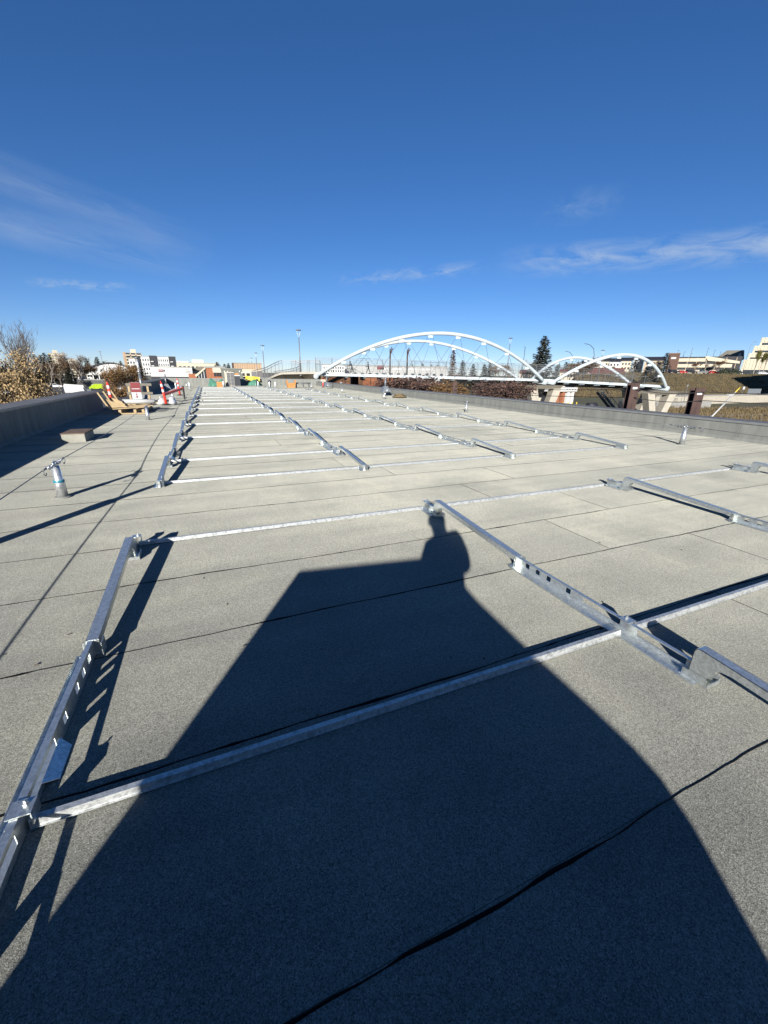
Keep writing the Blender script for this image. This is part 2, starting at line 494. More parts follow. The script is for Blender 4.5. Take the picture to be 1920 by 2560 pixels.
def bead(name, pts, w0, w1, along_x, seed, z):
    """irregular bead of bitumen squeezed out of a lap"""
    r = random.Random(seed); mb = MB(); vs = []; n = len(pts)
    ph = r.uniform(0, 6); ph2 = r.uniform(0, 6)
    for i, (x, y) in enumerate(pts):
        t = x if along_x else y
        k = 0.42 + 0.34 * math.sin(t * 1.7 + ph) + 0.28 * math.sin(t * 4.3 + ph2) + 0.2 * math.sin(t * 13.1 + ph) + r.uniform(-0.25, 0.25)
        if r.random() < 0.05: k += 0.9
        w = (w0 + (w1 - w0) * max(0.0, k)) / 2
        j = 0.011 * math.sin(t * 0.9 + ph2) + 0.004 * math.sin(t * 3.7 + ph) + 0.002 * math.sin(t * 11 + ph2) + r.uniform(-0.002, 0.002)
        if along_x: vs += [(x, y + j - w, z), (x, y + j, z + 0.0025), (x, y + j + w, z)]
        else: vs += [(x + j - w, y, z), (x + j, y, z + 0.0025), (x + j + w, y, z)]
    fs = []
    for i in range(n - 1):
        a, b = 3 * i, 3 * i + 3
        fs += [(a, b, b + 1, a + 1), (a + 1, b + 1, b + 2, a + 2)]
    mb.add(vs, fs)
    return mb.build(name, 'bitumen', roof, recalc=False)


for i in range(len(seams) - 1):
    y0, y1 = seams[i], seams[i + 1]
    lx = lapx.get(round(y0, 3))
    lx = lx * H if lx else (rng.choice((1.0, 4.4)) + rng.uniform(-1.2, 1.2)) * H * 0.75 + 1.2
    zt = rng.uniform(-0.0012, 0.0012)
    for (xa, xb) in ((XL, lx - 0.001), (lx + 0.001, XR)):
        MB().box(xa, xb, y0 + 0.001, y1 - 0.001, -0.011, zt + rng.uniform(-0.0006, 0.0006)).build('membrane_sheet', 'membrane', roof)
    step = 0.07 if y0 < 6 else (0.2 if y0 < 20 else 0.8)
    if y0 > -2:
        n = int((XR - XL) / step)
        w0, w1 = (0.003, 0.014) if abs(y0 - 0.37 * H) < .01 else ((0.003, 0.015) if y0 < 6 else (0.008, 0.016))
        bead('seam_bead', [(XL + (XR - XL) * k / n, y0) for k in range(n + 1)], w0, w1, True, i, 0.0012)
        bead('lap_bead', [(lx, y0 + (y1 - y0) * k / 12) for k in range(13)], 0.003, 0.008, False, i + 500, 0.0014)

# ---- parapets: felt-faced wall panels between vertical joints, metal cap
def parapet(name, along, fixed, a0, a1, height, thick, sgn, label, panel=1.02, wall_mat='parapet_felt'):
    """along 'y': wall runs in y with its inner face at x=fixed, body towards sgn."""
    t = thing(name, label, 'parapet', (fixed, a0, 0) if along == 'y' else (a0, fixed, 0))
    def bx(u0, u1, v0, v1, z0, z1):
        lo, hi = min(fixed + sgn * v0, fixed + sgn * v1), max(fixed + sgn * v0, fixed + sgn * v1)
        m = MB()
        return m.box(lo, hi, u0, u1, z0, z1) if along == 'y' else m.box(u0, u1, lo, hi, z0, z1)
    bx(a0 + 0.002, a1 - 0.002, 0.02, thick, -0.4, height - 0.03).build('wall_core', 'slab', t)
    n = max(1, round((a1 - a0) / panel)); r = random.Random(int(abs(fixed) * 100))
    edges = [a0 + (a1 - a0) * k / n + (r.uniform(-0.2, 0.2) if 0 < k < n else 0) for k in range(n + 1)]
    for k in range(n):
        e = r.uniform(0, 0.005)
        bx(edges[k] + 0.004, edges[k + 1] - 0.004, 0.002 - e, 0.02, -0.01, height - 0.032).build('felt_panel', wall_mat, t)
    # sloped cant strip at the foot
    if along == 'y':
        prof = [(fixed, a0, 0.0), (fixed - sgn * 0.07, a0, 0.0015), (fixed - sgn * 0.003, a0, 0.08)]
        MB().prism(prof, (0, 0.003, 0), (0, a1 - a0 - 0.003, 0)).build('cant_strip', wall_mat, t)
    nc = max(1, round((a1 - a0) / 3.0))
    for k in range(nc):
        u0 = a0 + (a1 - a0) * k / nc; u1 = a0 + (a1 - a0) * (k + 1) / nc
        c = bx(u0 + 0.003, u1 - 0.003, -0.02, thick + 0.03, height - 0.03, height + r.uniform(0, 0.003)).build('cap_section', 'parapet_cap', t)
        bx(u0 + 0.004, u1 - 0.004, -0.026, -0.0205, height - 0.055, height + 0.006).build('cap_lip', 'flashing', c)
    return t


parapet('parapet', 'y', XL, YN, 21.2, 0.735, 0.62, -1, 'tall dark parapet on the left, its inner face in shade')
parapet('parapet', 'y', XL, 31.5, YF, 0.76, 0.62, -1, 'navy shaded parapet stretch beyond the gap and the red guard sign')
parapet('parapet', 'y', XR, YN, YF, 0.512, 0.68, 1, 'low sunlit grey parapet running along the right roof edge')
parapet('parapet', 'x', YF, XL - 0.62, XR + 0.68, 0.80, 0.4, 1, 'grey end parapet across the far edge of the roof', 1.5)

# small litter blown over the felt
lt = MB(); r = random.Random(3)
for k in range(60):
    y = 0.6 + 14 * r.random() ** 1.6; x = r.uniform(-1.5, 5) if y < 4 else r.uniform(-4, 9)
    s_ = r.uniform(0.006, 0.017); a = r.uniform(0, 6.28)
    d = Vector((math.cos(a), math.sin(a), 0)); e = Vector((-d.y, d.x, 0))
    p = Vector((x, y, 0.003))
    lt.add([p - d * s_, p + e * s_ * .35 + Vector((0, 0, s_ * .4)), p + d * s_, p - e * s_ * .35], [(0, 1, 2), (0, 2, 3)])
tag(stuff(lt.build('leaf_litter', 'bark', recalc=False)), 'tiny dark twigs and leaf scraps on the felt', 'litter')

# ================================================================== SOLAR RACKING
def arm_mesh():
    m = MB(); w = 0.032; t = 0.0035
    outer = [(0.030, 0.0), (0.030, 0.160), (0.026, 0.176), (0.016, 0.187), (0.0, 0.191), (-1.42, 0.092)]
    inner = [(-1.42, 0.045), (-0.155, 0.136), (-0.115, 0.130), (-0.085, 0.112), (-0.068, 0.085), (-0.062, 0.05), (-0.062, 0.0)]
    poly = outer + inner
    for sx in (-w, w - t):
        m.prism([(sx, y, z) for y, z in poly], (0, 0, 0), (t, 0, 0))
    for (y0, z0), (y1, z1) in zip(outer[:-1], outer[1:]):
        d = Vector((0, y1 - y0, z1 - z0)); nrm = Vector((0, d.z, -d.y)).normalized() * t
        m.add([(-w, y0, z0), (w, y0, z0), (w, y1, z1), (-w, y1, z1)] + [tuple(Vector(q) + nrm * -1) for q in ((-w, y0, z0), (w, y0, z0), (w, y1, z1), (-w, y1, z1))],
              [(0, 1, 2, 3), (7, 6, 5, 4), (0, 4, 5, 1), (2, 6, 7, 3), (0, 3, 7, 4), (1, 5, 6, 2)])
    # rolled end of the low side
    m.box(-w - .001, w + .001, -1.426, -1.4215, 0.004, 0.090)
    return m.mesh('tilt_arm', 'galv')


def foot_mesh():
    m = MB()
    m.box(-0.05, 0.062, -0.085, 0.062, 0.003, 0.007)
    m.box(0.058, 0.062, -0.085, 0.062, 0.007, 0.045)
    m.box(-0.05, -0.046, -0.075, 0.05, 0.007, 0.05)
    m.box(-0.046, 0.058, -0.085, -0.081, 0.007, 0.03)
    return m.mesh('foot_bracket', 'galv')


def tip_mesh():
    m = MB()
    m.prism([(-0.05, 0, 0.003), (-0.05, 0, 0.088), (0.0, 0.05, 0.09), (0.0, 0.06, 0.003)], (0, 0, 0), (0.003, 0, 0))
    m.box(-0.075, 0.05, -0.012, 0.05, 0.003, 0.006)
    m.box(0.046, 0.050, -0.03, 0.05, 0.006, 0.085)
    return m.mesh('tip_bracket', 'galv')


def tray_mesh(L, detail, slots):
    """bottom flange on -x, slotted vertical web on +x side, small top lip; runs towards -y"""
    m = MB(); zb = 0.003
    m.box(-0.088, 0.0, -L, 0, zb, zb + 0.0035)
    m.box(-0.091, -0.088, -L, 0, zb, zb + 0.012)
    zs0, zs1, zt = 0.034, 0.076, 0.097
    x0, x1 = 0.0, 0.0035
    if detail:
        m.box(x0, x1, -L, 0, zb, zs0)
        m.box(x0, x1, -L, 0, zs1, zt)
        y = 0.0
        for a, b in slots:
            m.box(x0, x1, -a, -y, zs0, zs1) if a > y else None
            y = b
        m.box(x0, x1, -L, -y, zs0, zs1)
    else:
        m.box(x0, x1, -L, 0, zb, zt)
    m.box(x0 - 0.022, x0, -L, 0, zt - 0.0035, zt)
    # small wing plates on the sunny side near the crossing
    for a in (0.66, ):
        if a + .2 < L: m.prism([(x1, -a, zb + .030), (0.050, -a - 0.03, zb), (0.050, -a - 0.20, zb), (x1, -a - 0.23, zb + .030)], (0, 0, 0), (0, 0, 0.003))
    return m.mesh('base_tray', 'galv')


TRAY_L = 0.95 * H
SL = [(0.10, 0.145), (0.22, 0.265), (0.34, 0.385), (0.54, 0.585), (0.70, 1.00), (1.12, 1.42)]
ARM, FOOT, TIP = arm_mesh(), foot_mesh(), tip_mesh()
TRAY = tray_mesh(TRAY_L, True, SL)
TRAY_S = tray_mesh(0.30, False, [])
BOLT = MB().lathe([(0.011, 0), (0.011, 0.009), (0.006, 0.0095), (0.006, 0.02)], n=6).mesh('bolt', 'galv')
CLIP = MB().box(-0.03, 0.045, -0.035, 0.035, 0.0, 0.004).box(0.041, 0.045, -0.035, 0.035, -0.05, 0.0).mesh('clip', 'galv')


def crossbar_mesh(L, seed):
    m = MB()
    prof = [(-0.015, 0.004), (-0.012, 0.038), (0.012, 0.038), (0.015, 0.004), (0.0125, 0.004), (0.0095, 0.0355), (-0.0095, 0.0355), (-0.0125, 0.004)]
    m.prism([(0, y, z) for y, z in prof], (0, 0, 0), (L, 0, 0))
    m.box(0, L, -0.021, -0.0155, 0.0035, 0.0065)
    m.box(0, L, 0.0155, 0.021, 0.0035, 0.0065)
    return m.mesh('crossbar', 'galv_bar')


XC = [-0.50 * H, 1.468 * H, 3.49 * H, 5.555 * H, 7.60 * H]
BAR = crossbar_mesh(2.02 * H - 0.145, 1)
jit = random.Random(11)


def put(name, me, parent, loc, rz=0.0, rx=0.0):
    o = link(name, me, parent, loc); o.rotation_euler = (rx, 0, rz); return o


def arm_at(t, x, y, end_short):
    """tilt arm with its high post at y and its low tip towards the viewer"""
    a = put('tilt_arm', ARM, t, (x, y, 0.006), jit.uniform(-0.006, 0.006))
    put('foot_bracket', FOOT, a, (0, 0, -0.003))
    put('tip_bracket', TIP, a, (0, -1.425, -0.004))
    return a


def tray_at(t, x, y, me, ycross):
    b = put('base_tray', me, t, (x, y, 0.0), jit.uniform(-0.004, 0.004))
    put('clip', CLIP, b, (-0.005, ycross - y, 0.0985))
    put('bolt', BOLT, b, (0.012, ycross - y + 0.012, 0.102))
    put('bolt', BOLT, b, (-0.06, ycross - y, 0.0065))
    return b


front = thing('racking_frame', 'near section of galvanized solar racking lying across the photographer\'s shadow', 'solar racking')
for ci, x in enumerate(XC):
    for yp, yc in ((2.43 * H, 2.60 * H), (0.615 * H, 0.893 * H), (-1.2 * H, -0.91 * H)):
        if ci == 0 and 0 < yp < 1.5: yp = 0.05 * H          # the outer rail's next arm starts nearer the viewer
        arm_at(front, x, yp, False)
    tray_at(front, x, 2.625 * H, TRAY_S, 2.60 * H)
    tray_at(front, x, 0.615 * H + TRAY_L - 0.035, TRAY, 0.893 * H)
    tray_at(front, x, -1.2 * H + TRAY_L - 0.035, TRAY, -0.91 * H)
    if ci == 0: put('splice_tray', tray_mesh(1.3, True, [(0.02, 0.30), (0.36, 0.64), (0.70, 0.74), (0.82, 0.86), (0.94, 1.2)]), front, (x + .004, 0.60 * H, 0.0))
    if ci < 4:
        for yc in (2.60 * H, 0.893 * H, -0.91 * H):
            put('crossbar', BAR, front, (x + 0.012, yc, 0.004), jit.uniform(-0.0015, 0.0015))

back = thing('racking_frame', 'long far section of galvanized solar racking, sawtooth rows running to the roof end', 'solar racking')
NROW = 14
for ci, x in enumerate(XC[:4]):
    for k in range(NROW):
        yp = (4.89 + 1.82 * k) * H
        if ci == 3 and k > 11: continue
        arm_at(back, x, yp, k == 0)
        if k < NROW - 1: tray_at(back, x, yp + TRAY_L - 0.035, TRAY, yp + 0.25 * H)
        else: tray_at(back, x, yp + 0.20 * H, TRAY_S, yp + 0.17 * H)
        if ci < 3 and not (ci == 2 and k > 11):
            put('crossbar', BAR, back, (x + 0.012, yp + 0.25 * H, 0.004), jit.uniform(-0.002, 0.002))
    tray_at(back, x, 4.16 * H, TRAY_S, 4.10 * H)
    if ci < 3: put('crossbar', BAR, back, (x + 0.012, 4.10 * H, 0.004), jit.uniform(-0.0015, 0.0015))

# ================================================================== THINGS ON THE ROOF
def ring(m, c, rad, r, axis, n=12, k=6):
    c = Vector(c); axis = Vector(axis).normalized(); a = axis.orthogonal().normalized(); b = axis.cross(a)
    pts = [c + (a * math.cos(2 * math.pi * i / n) + b * math.sin(2 * math.pi * i / n)) * rad for i in range(n)]
    vs = []; fs = []
    for i, p in enumerate(pts):
        o = (p - c).normalized()
        for j in range(k):
            t = 2 * math.pi * j / k; vs.append(p + (o * math.cos(t) + axis * math.sin(t)) * r)
    for i in range(n):
        for j in range(k):
            i2 = (i + 1) % n; j2 = (j + 1) % k
            fs.append((i * k + j, i2 * k + j, i2 * k + j2, i * k + j2))
    return m.add(vs, fs)


def anchor_post(x, y, label, tape=False, hgt=0.42, s=1.0):
    t = thing('anchor_post', label, 'roof anchor', (x, y, 0), 'lifeline anchor posts')
    MB().lathe([(0.10, 0), (0.095, 0.012), (0.062, 0.016)], (x, y, 0), 18).build('flashing_collar', 'parapet_felt', t, True)
    MB().lathe([(0.062 * s, 0.012), (0.060 * s, hgt * .50), (0.052 * s, hgt * .55), (0.047 * s, hgt * .57), (0.043 * s, hgt)], (x, y, 0), 20).build('post_sleeve', 'galv_post', t, True)
    m = MB(); ring(m, (x, y, hgt + 0.03), 0.033, 0.009, (1, 0.2, 0), 14, 6); m.build('eye_ring', 'galv', t, True)
    if tape: MB().lathe([(0.0605, hgt * .49), (0.0605, hgt * .56)], (x, y, 0), 20).build('tape_band', 'teal_tape', t, True)
    return t


def catenary(p, q, sag, n):
    p, q = Vector(p), Vector(q)
    return [p.lerp(q, i / n) - Vector((0, 0, sag * 4 * (i / n) * (1 - i / n))) for i in range(n + 1)]


AL = [(-1.21 * H, -2.1 * H), (-1.21 * H, 3.93 * H), (-1.257 * H, 9.95 * H), (-1.28 * H, 17.5 * H), (-1.3 * H, 24 * H), (-1.3 * H, 30.5 * H)]
AR = [(6.85 * H, -2.0 * H), (6.83 * H, 3.99 * H), (6.68 * H, 9.8 * H), (6.72 * H, 15.9 * H), (6.6 * H, 21.4 * H), (6.55 * H, 28.4 * H)]
NL = [None, 'grey lifeline post with blue tape and hanging chain beside the left roof shadow', 'pale lifeline post standing in front of the lumber pallet', 'lifeline post just beyond the nearer leaning delineators', 'small lifeline post far down the left parapet', 'farthest small lifeline post near the end parapet on the left']
NR = [None, 'lifeline post at the right with shackles, nearest the low parapet', 'lifeline post on the right below the bridge pier', 'lifeline post in front of the dark pyramid mast', 'slim lifeline post on the right below the brown brick wall', 'farthest lifeline post on the right by the steel pipe stack']
for i, (x, y) in enumerate(AL):
    if i: anchor_post(x, y, NL[i], i == 1)
for i, (x, y) in enumerate(AR):
    if i: anchor_post(x, y, NR[i], False)


def lifeline(pts, label, hgt=0.45):
    t = thing('lifeline_cable', label, 'safety cable', (pts[0][0], pts[0][1], 0))
    for i in range(len(pts) - 1):
        p = Vector((*pts[i], hgt)); q = Vector((*pts[i + 1], hgt)); d = (q - p).normalized()
        lead = 0.42
        a, b = p + d * lead, q - d * lead
        m = MB(); m.path(catenary(a, b, 0.05, 14), 0.0055, 6); m.build('wire_rope', 'cable', t, True)
        for base, s in ((p, 1), (q, -1)):
            if (base - Vector((0, 0, H))).length > 20: 
                MB().tube(base, base + d * lead * s, 0.012, n=5).build('chain_lead', 'galv', t); continue
            for k in range(6):
                m = MB(); ax = Vector((0, 0, 1)) if k % 2 else Vector((-d.y, d.x, 0))
                ring(m, base + d * s * (0.04 + 0.038 * k) + Vector((0, 0, -.014 * math.sin(k * .6))), 0.025, 0.008, ax, 10, 5); m.build('chain_link', 'galv_post' if base.x < 0 else 'cable', t, True)
            e = base + d * s * 0.30
            MB().tube(e, e + d * s * 0.10, 0.012, 0.009, 8).build('turnbuckle', 'cable', t, True)
            MB().path([e + d * s * 0.09, e + d * s * 0.12 + Vector((0, 0, -0.05)), e + d * s * 0.06 + Vector((0, 0, -0.075)), e + d * s * 0.03 + Vector((0, 0, -0.05))], 0.006, 6).build('shackle', 'cable', t, True)
    return t


lifeline(AL, 'thin steel lifeline strung low between posts along the left side')
lifeline(AR, 'thin steel lifeline strung low in front of the right parapet')

# weathered curb block
t = thing('curb_block', 'squat concrete block with a reddish wooden lid on the left felt', 'block', (-1.86 * H, 7.35 * H, 0))
bx0, bx1, by0, by1 = -2.02 * H, -1.74 * H, 7.08 * H, 7.60 * H
MB().box(bx0, bx1, by0, by1, 0.0, 0.185).build('block_body', 'concrete_block', t)
MB().box(bx0 - .012, bx1 + .012, by0 - .012, by1 + .012, 0.187, 0.205).build('lid', 'block_top', t)


def delineator(x, y, label, lean=(0, 0), hgt=1.12, base=True):
    t = thing('delineator_post', label, 'delineator', (x, y, 0), 'red delineator posts')
    top = Vector((x + lean[0], y + lean[1], hgt)); b = Vector((x, y, 0.04))
    P = lambda f: b.lerp(top, f)
    if base: MB().lathe([(0.20, 0.0), (0.20, 0.03), (0.14, 0.05), (0.075, 0.075)], (x, y, 0), 8).build('rubber_base', 'rubber', t)
    m = MB(); m.path([P(0), P(.5), P(.86), P(.93)], [0.062, 0.055, 0.050, 0.040], 14); m.build('post', 'delineator', t, True)
    for f in (0.53, 0.76):
        m = MB(); m.tube(P(f), P(f + 0.115), 0.0575, 0.0565, 14, False); m.build('reflective_band', 'reflective', t, True)
    m = MB(); ring(m, P(.965), 0.042, 0.016, (top - b).cross(Vector((0, 1, 0))).normalized() if lean != (0, 0) else (0, 1, 0), 12, 6); m.build('grab_loop', 'delineator', t, True)
    return t


delineator(-2.40 * H, 12.9 * H, 'red and white delineator leaning on the parapet end behind the lumber pallet', (-0.03, 0.02))
delineator(-1.235 * H, 14.2 * H, 'leaning red delineator post with a second orange barrier arm lying beside it', (-0.10, 0.05))
delineator(-1.145 * H, 19.8 * H, 'upright red delineator post on a wide flat base beyond the leaning one', (-0.05, 0.0))
delineator(7.75 * H, 29.8 * H, 'small faded red delineator beside the far right vent mast', (0.02, 0), 0.95)

# fallen barrier arm and ballast bags beside the second delineator
t = thing('fallen_barrier', 'orange-red barrier bar lying tilted between the two delineators', 'barrier', (-1.2 * H, 16 * H, 0))
MB().bar((-1.35 * H, 15.1 * H, 0.42), (-0.86 * H, 17.2 * H, 0.62), 0.09, 0.12).build('bar', 'delineator', t)
MB().tube((-0.86 * H, 17.25 * H, 0.0), (-0.86 * H, 17.25 * H, 0.75), 0.05, n=10).build('upright', 'rubber', t)
MB().tube((-1.33 * H, 15.15 * H, 0.0), (-1.33 * H, 15.15 * H, 0.42), 0.04, n=10).build('upright', 'rubber', t)
for k, (dx, dy, mt, lb) in enumerate(((-0.22, 0.15, 'white_paint', 'white sandbag slumped against the leaning delineator base'), (0.27, 0.1, 'car_silver', 'grey sandbag right of the leaning delineator base'))):
    m = MB(); cx, cy = -1.235 * H + dx, 14.25 * H + dy
    m.lathe([(0.05, 0.0), (0.17, 0.02), (0.20, 0.10), (0.17, 0.20), (0.12, 0.30), (0.10, 0.36), (0.03, 0.38)], (cx, cy, 0), 9)
    rr = random.Random(k)
    m.v = [(x + rr.uniform(-.045, .045), y + rr.uniform(-.045, .045), max(z + rr.uniform(-.03, .03), 0)) for x, y, z in m.v]
    tag(m.build('sandbag', mt, smooth=True), lb, 'sandbag')

# lumber pallet with upturned side, and the pipe lying on it
px0, px1, py0, py1 = -2.22 * H, -1.36 * H, 11.45 * H, 13.0 * H
t = thing('lumber_pallet', 'pale lumber sled with upturned boards at its left end, by the parapet', 'pallet', (px0, py0, 0))
for k in range(5):
    y = py0 + (py1 - py0) * k / 4
    MB().bar((px0, y, 0.19 + 0.02 * (k % 2)), (px1 + 0.05 * (k % 3), y, 0.27), 0.20, 0.03).build('deck_board', 'lumber', t)
for x in (px0 + 0.35, px0 + 0.85, px1 - 0.25):
    MB().bar((x, py0 - 0.06, 0.10), (x, py1 + 0.06, 0.10), 0.09, 0.14).build('runner', 'lumber', t)
MB().bar((px0 + 0.4, py0 - 0.14, 0.03), (px1 - 0.1, py0 - 0.14, 0.03), 0.10, 0.05).build('skid', 'lumber', t)
for y in (py0 + 0.05, py0 + 1.0, py1 - 0.1):
    MB().bar((px0 + 0.02, y, 0.18), (px0 - 0.26, y, 0.80), 0.05, 0.10, (0, 1, 0)).build('upright_board', 'lumber', t)
for y in (py0 + 0.14, py0 + 1.1):
    MB().prism([(px0 + 0.03, y, 0.23), (px0 + 0.62, y, 0.25), (px0 - 0.12, y, 0.58)], (0, 0, 0), (0, 0.02, 0)).build('gusset', 'plywood', t)
mp = MB(); mp.tube((-2.02 * H, 12.15 * H, 0.40), (-1.30 * H, 12.05 * H, 0.40), 0.088, n=20)
tag(mp.build('grey_pipe', 'pvc', smooth=True), 'thick pale grey pipe resting on the lumber pallet', 'pipe')
m = MB(); m.path(catenary((-1.5 * H, 11.4 * H, 0.2), (-1.05 * H, 14.0 * H, 0.75), 0.05, 8), 0.008, 5)
tag(m.build('tie_strap', 'dark_steel'), 'dark strap slanting from the pallet to the leaning delineator', 'strap')

# timber guard frame with the red and white sign
gx0, gx1, gy = -2.29 * H, -1.775 * H, 15.15 * H
t = thing('timber_barrier', 'timber guard frame of two posts and grey boards carrying the red sign', 'guard rail', (gx0, gy, 0))
for x in (gx0, gx1): MB().box(x - .045, x + .045, gy - .045, gy + .045, 0.0, 0.98).build('post', 'lumber', t)
for z in (0.50, 0.92): MB().bar((gx0 - 0.1, gy - .065, z), (gx1 + .2, gy - .065, z), 0.035, 0.12).build('rail_board', 'lumber_grey', t)
for x in (gx0, gx1): MB().bar((x, gy + .05, 0.5), (x, gy + 0.6, 0.02), 0.04, 0.09).build('brace', 'lumber', t)
t = thing('warning_sign', 'red over white warning sign hung on the timber guard frame', 'sign', (gx0 + 0.3, gy - .1, 0.3))
sx0, sx1, sy = gx0 + 0.09, gx0 + 0.52, gy - .10
MB().box(sx0, sx1, sy - .004, sy, 0.22, 1.02).build('panel', 'sign_white', t)
MB().box(sx0 + .004, sx1 - .004, sy - .008, sy - .0045, 0.55, 1.015).build('red_field', 'sign_red', t)
for k, (a, b, z, h_) in enumerate(((0.10, 0.9, 0.70, 0.035), (0.15, 0.85, 0.80, 0.02), (0.2, 0.8, 0.88, 0.02))):
    MB().box(sx0 + (sx1 - sx0) * a, sx0 + (sx1 - sx0) * b, sy - .011, sy - .0085, z, z + h_).build('print_line', 'sign_white' if k == 0 else 'roof_red', t)
for a, z, w_, h_ in ((0.45, 0.40, 0.10, 0.10), (0.42, 0.28, 0.16, 0.10)):
    MB().box(sx0 + (sx1 - sx0) * a, sx0 + (sx1 - sx0) * (a + w_), sy - .008, sy - .0045, z, z + h_).build('print_mark', 'sign_red', t)


def mast(x, y, top, label, m1='pyramid_grey', w=0.34, pole=0.055, lift=0.0, sq=0.48):
    t = thing('vent_mast', label, 'vent mast', (x, y, 0), 'masts with pyramid skirts')
    b = w; s = w * 0.42; z0, z1 = lift + 0.06, lift + sq
    P = [(x - b, y - b, z0), (x + b, y - b, z0), (x + b, y + b, z0), (x - b, y + b, z0), (x - s, y - s, z1), (x + s, y - s, z1), (x + s, y + s, z1), (x - s, y + s, z1)]
    MB().add(P, [(0, 1, 5, 4), (1, 2, 6, 5), (2, 3, 7, 6), (3, 0, 4, 7), (4, 5, 6, 7), (3, 2, 1, 0)]).build('pyramid_skirt', m1, t)
    MB().box(x - b - .01, x + b + .01, y - b - .01, y + b + .01, z0 - 0.06, z0 - .002).build('skirt_band', m1, t)
    if lift: MB().tube((x - .02, y, 0), (x - .02, y, z0 - .06), 0.07, n=14).build('stub_pipe', 'galv_post', t, True)
    MB().box(x - .07, x + .07, y - b - .02, y - b - .011, z0 + .0, z0 + .12).build('label_plate', 'sign_white', t)
    MB().tube((x, y, z1 - .02), (x, y, z1 + (top - z1) * .55), pole * 1.25, n=14).build('lower_pipe', m1, t, True)
    MB().tube((x, y, z1 + (top - z1) * .55), (x, y, top), pole, n=14).build('upper_pipe', 'galv_post', t, True)
    MB().lathe([(pole * 1.6, -0.03), (pole * 1.7, 0.02), (pole * 0.6, 0.07)], (x, y, top), 14).build('cap', m1, t, True)
    m = MB(); ring(m, (x, y - pole, z1 + (top - z1) * .62), pole * 1.3, pole * .35, (0, 0, 1), 12, 5); m.build('collar', 'galv', t, True)
    return t


mast(-2.03 * H, 15.9 * H, 2.20, 'tall galvanized mast with pyramid skirt behind the red sign', 'pyramid_grey', 0.33, 0.06)
mast(-2.15 * H, 26.5 * H, 1.62, 'mast with pyramid skirt by the far navy parapet stretch', 'pyramid_grey', 0.32, 0.06)
mast(7.75 * H, 18.2 * H, 1.62, 'dark mast with pyramid skirt raised on a stub, in front of the right parapet', 'unit_grey', 0.31, 0.055, 0.30, 0.42)
mast(7.45 * H, 27.6 * H, 1.62, 'dark mast with pyramid skirt near the bridge\'s left foot', 'unit_grey', 0.31, 0.05, 0.22, 0.42)

# coil of tan rope / straw by the right mast
m = MB(); r = random.Random(5); cx, cy = 7.75 * H, 16.6 * H
for k in range(5):
    ring(m, (cx + r.uniform(-.06, .06), cy + r.uniform(-.05, .05), 0.05 + 0.045 * k), 0.46 - 0.05 * k, 0.055, (r.uniform(-.1, .1), r.uniform(-.1, .1), 1), 22, 6)
tag(m.build('rope_coil', 'dry_grass', smooth=True), 'low tan coil of rope lying beside the right parapet', 'rope')

# ---- far end of the roof
fy = 32.2 * H
t = thing('equipment_cabinet', 'tall white-framed louvred cabinet at the far roof end', 'cabinet', (1.5 * H, fy, 0))
MB().box(1.20 * H, 1.82 * H, fy, fy + 0.8, 0.0, 1.55).build('cabinet_body', 'cream', t)
for a in (1.33, 1.58): 
    d_ = MB().box(a * H, (a + .22) * H, fy - 0.03, fy - .003, 0.06, 1.48).build('louvre_panel', 'rail_grey', t)
    for k in range(9): MB().bar((a * H + .01, fy - .045, 0.14 + k * .155), ((a + .22) * H - .01, fy - .045, 0.14 + k * .155), 0.02, 0.03).build('louvre', 'dark_steel', d_)
t = thing('condenser_unit', 'dark condenser with a white rim and orange lid right of the white cabinet', 'condenser', (2.05 * H, fy, 0))
MB().box(1.86 * H, 2.22 * H, fy + .05, fy + .7, 0.05, 1.12).build('casing', 'unit_dark', t)
MB().box(1.85 * H, 2.23 * H, fy + .04, fy + .71, 1.122, 1.22).build('rim', 'white_paint', t)
MB().box(1.90 * H, 2.15 * H, fy + .08, fy + .6, 1.222, 1.42).build('lid', 'orange_box', t)
MB().box(1.84 * H, 2.24 * H, fy + .03, fy + .72, 0.0, 0.048).build('base_frame', 'rail_grey', t)
def crate(x0, x1, y0, z1, lb, flap=False):
    t = thing('orange_crate', lb, 'crate', (x0, y0, 0), 'orange crates')
    MB().box(x0, x1, y0, y0 + 0.5, 0.0, z1).build('crate_body', 'orange_box', t)
    for k in range(3): MB().box(x0 - .008, x1 + .008, y0 - .014, y0 - .002, z1 * (.08 + .32 * k), z1 * (.26 + .32 * k)).build('slat', 'orange_box', t)
    if flap:
        for s, x in ((-1, x0), (1, x1)):
            MB().prism([(x, y0, 0.02), (x + s * .16, y0, z1 + .3), (x + s * .05, y0, z1 + .32), (x - s * .02, y0, z1)], (0, 0, 0), (0, .45, 0)).build('side_flap', 'orange_box', t)
crate(0.55 * H, 0.88 * H, 29.4 * H, 0.56, 'small orange crate on the felt left of the far cabinet')
crate(5.0 * H, 5.48 * H, 28.6 * H, 0.50, 'open orange crate with splayed flaps among the far right racking rows', True)
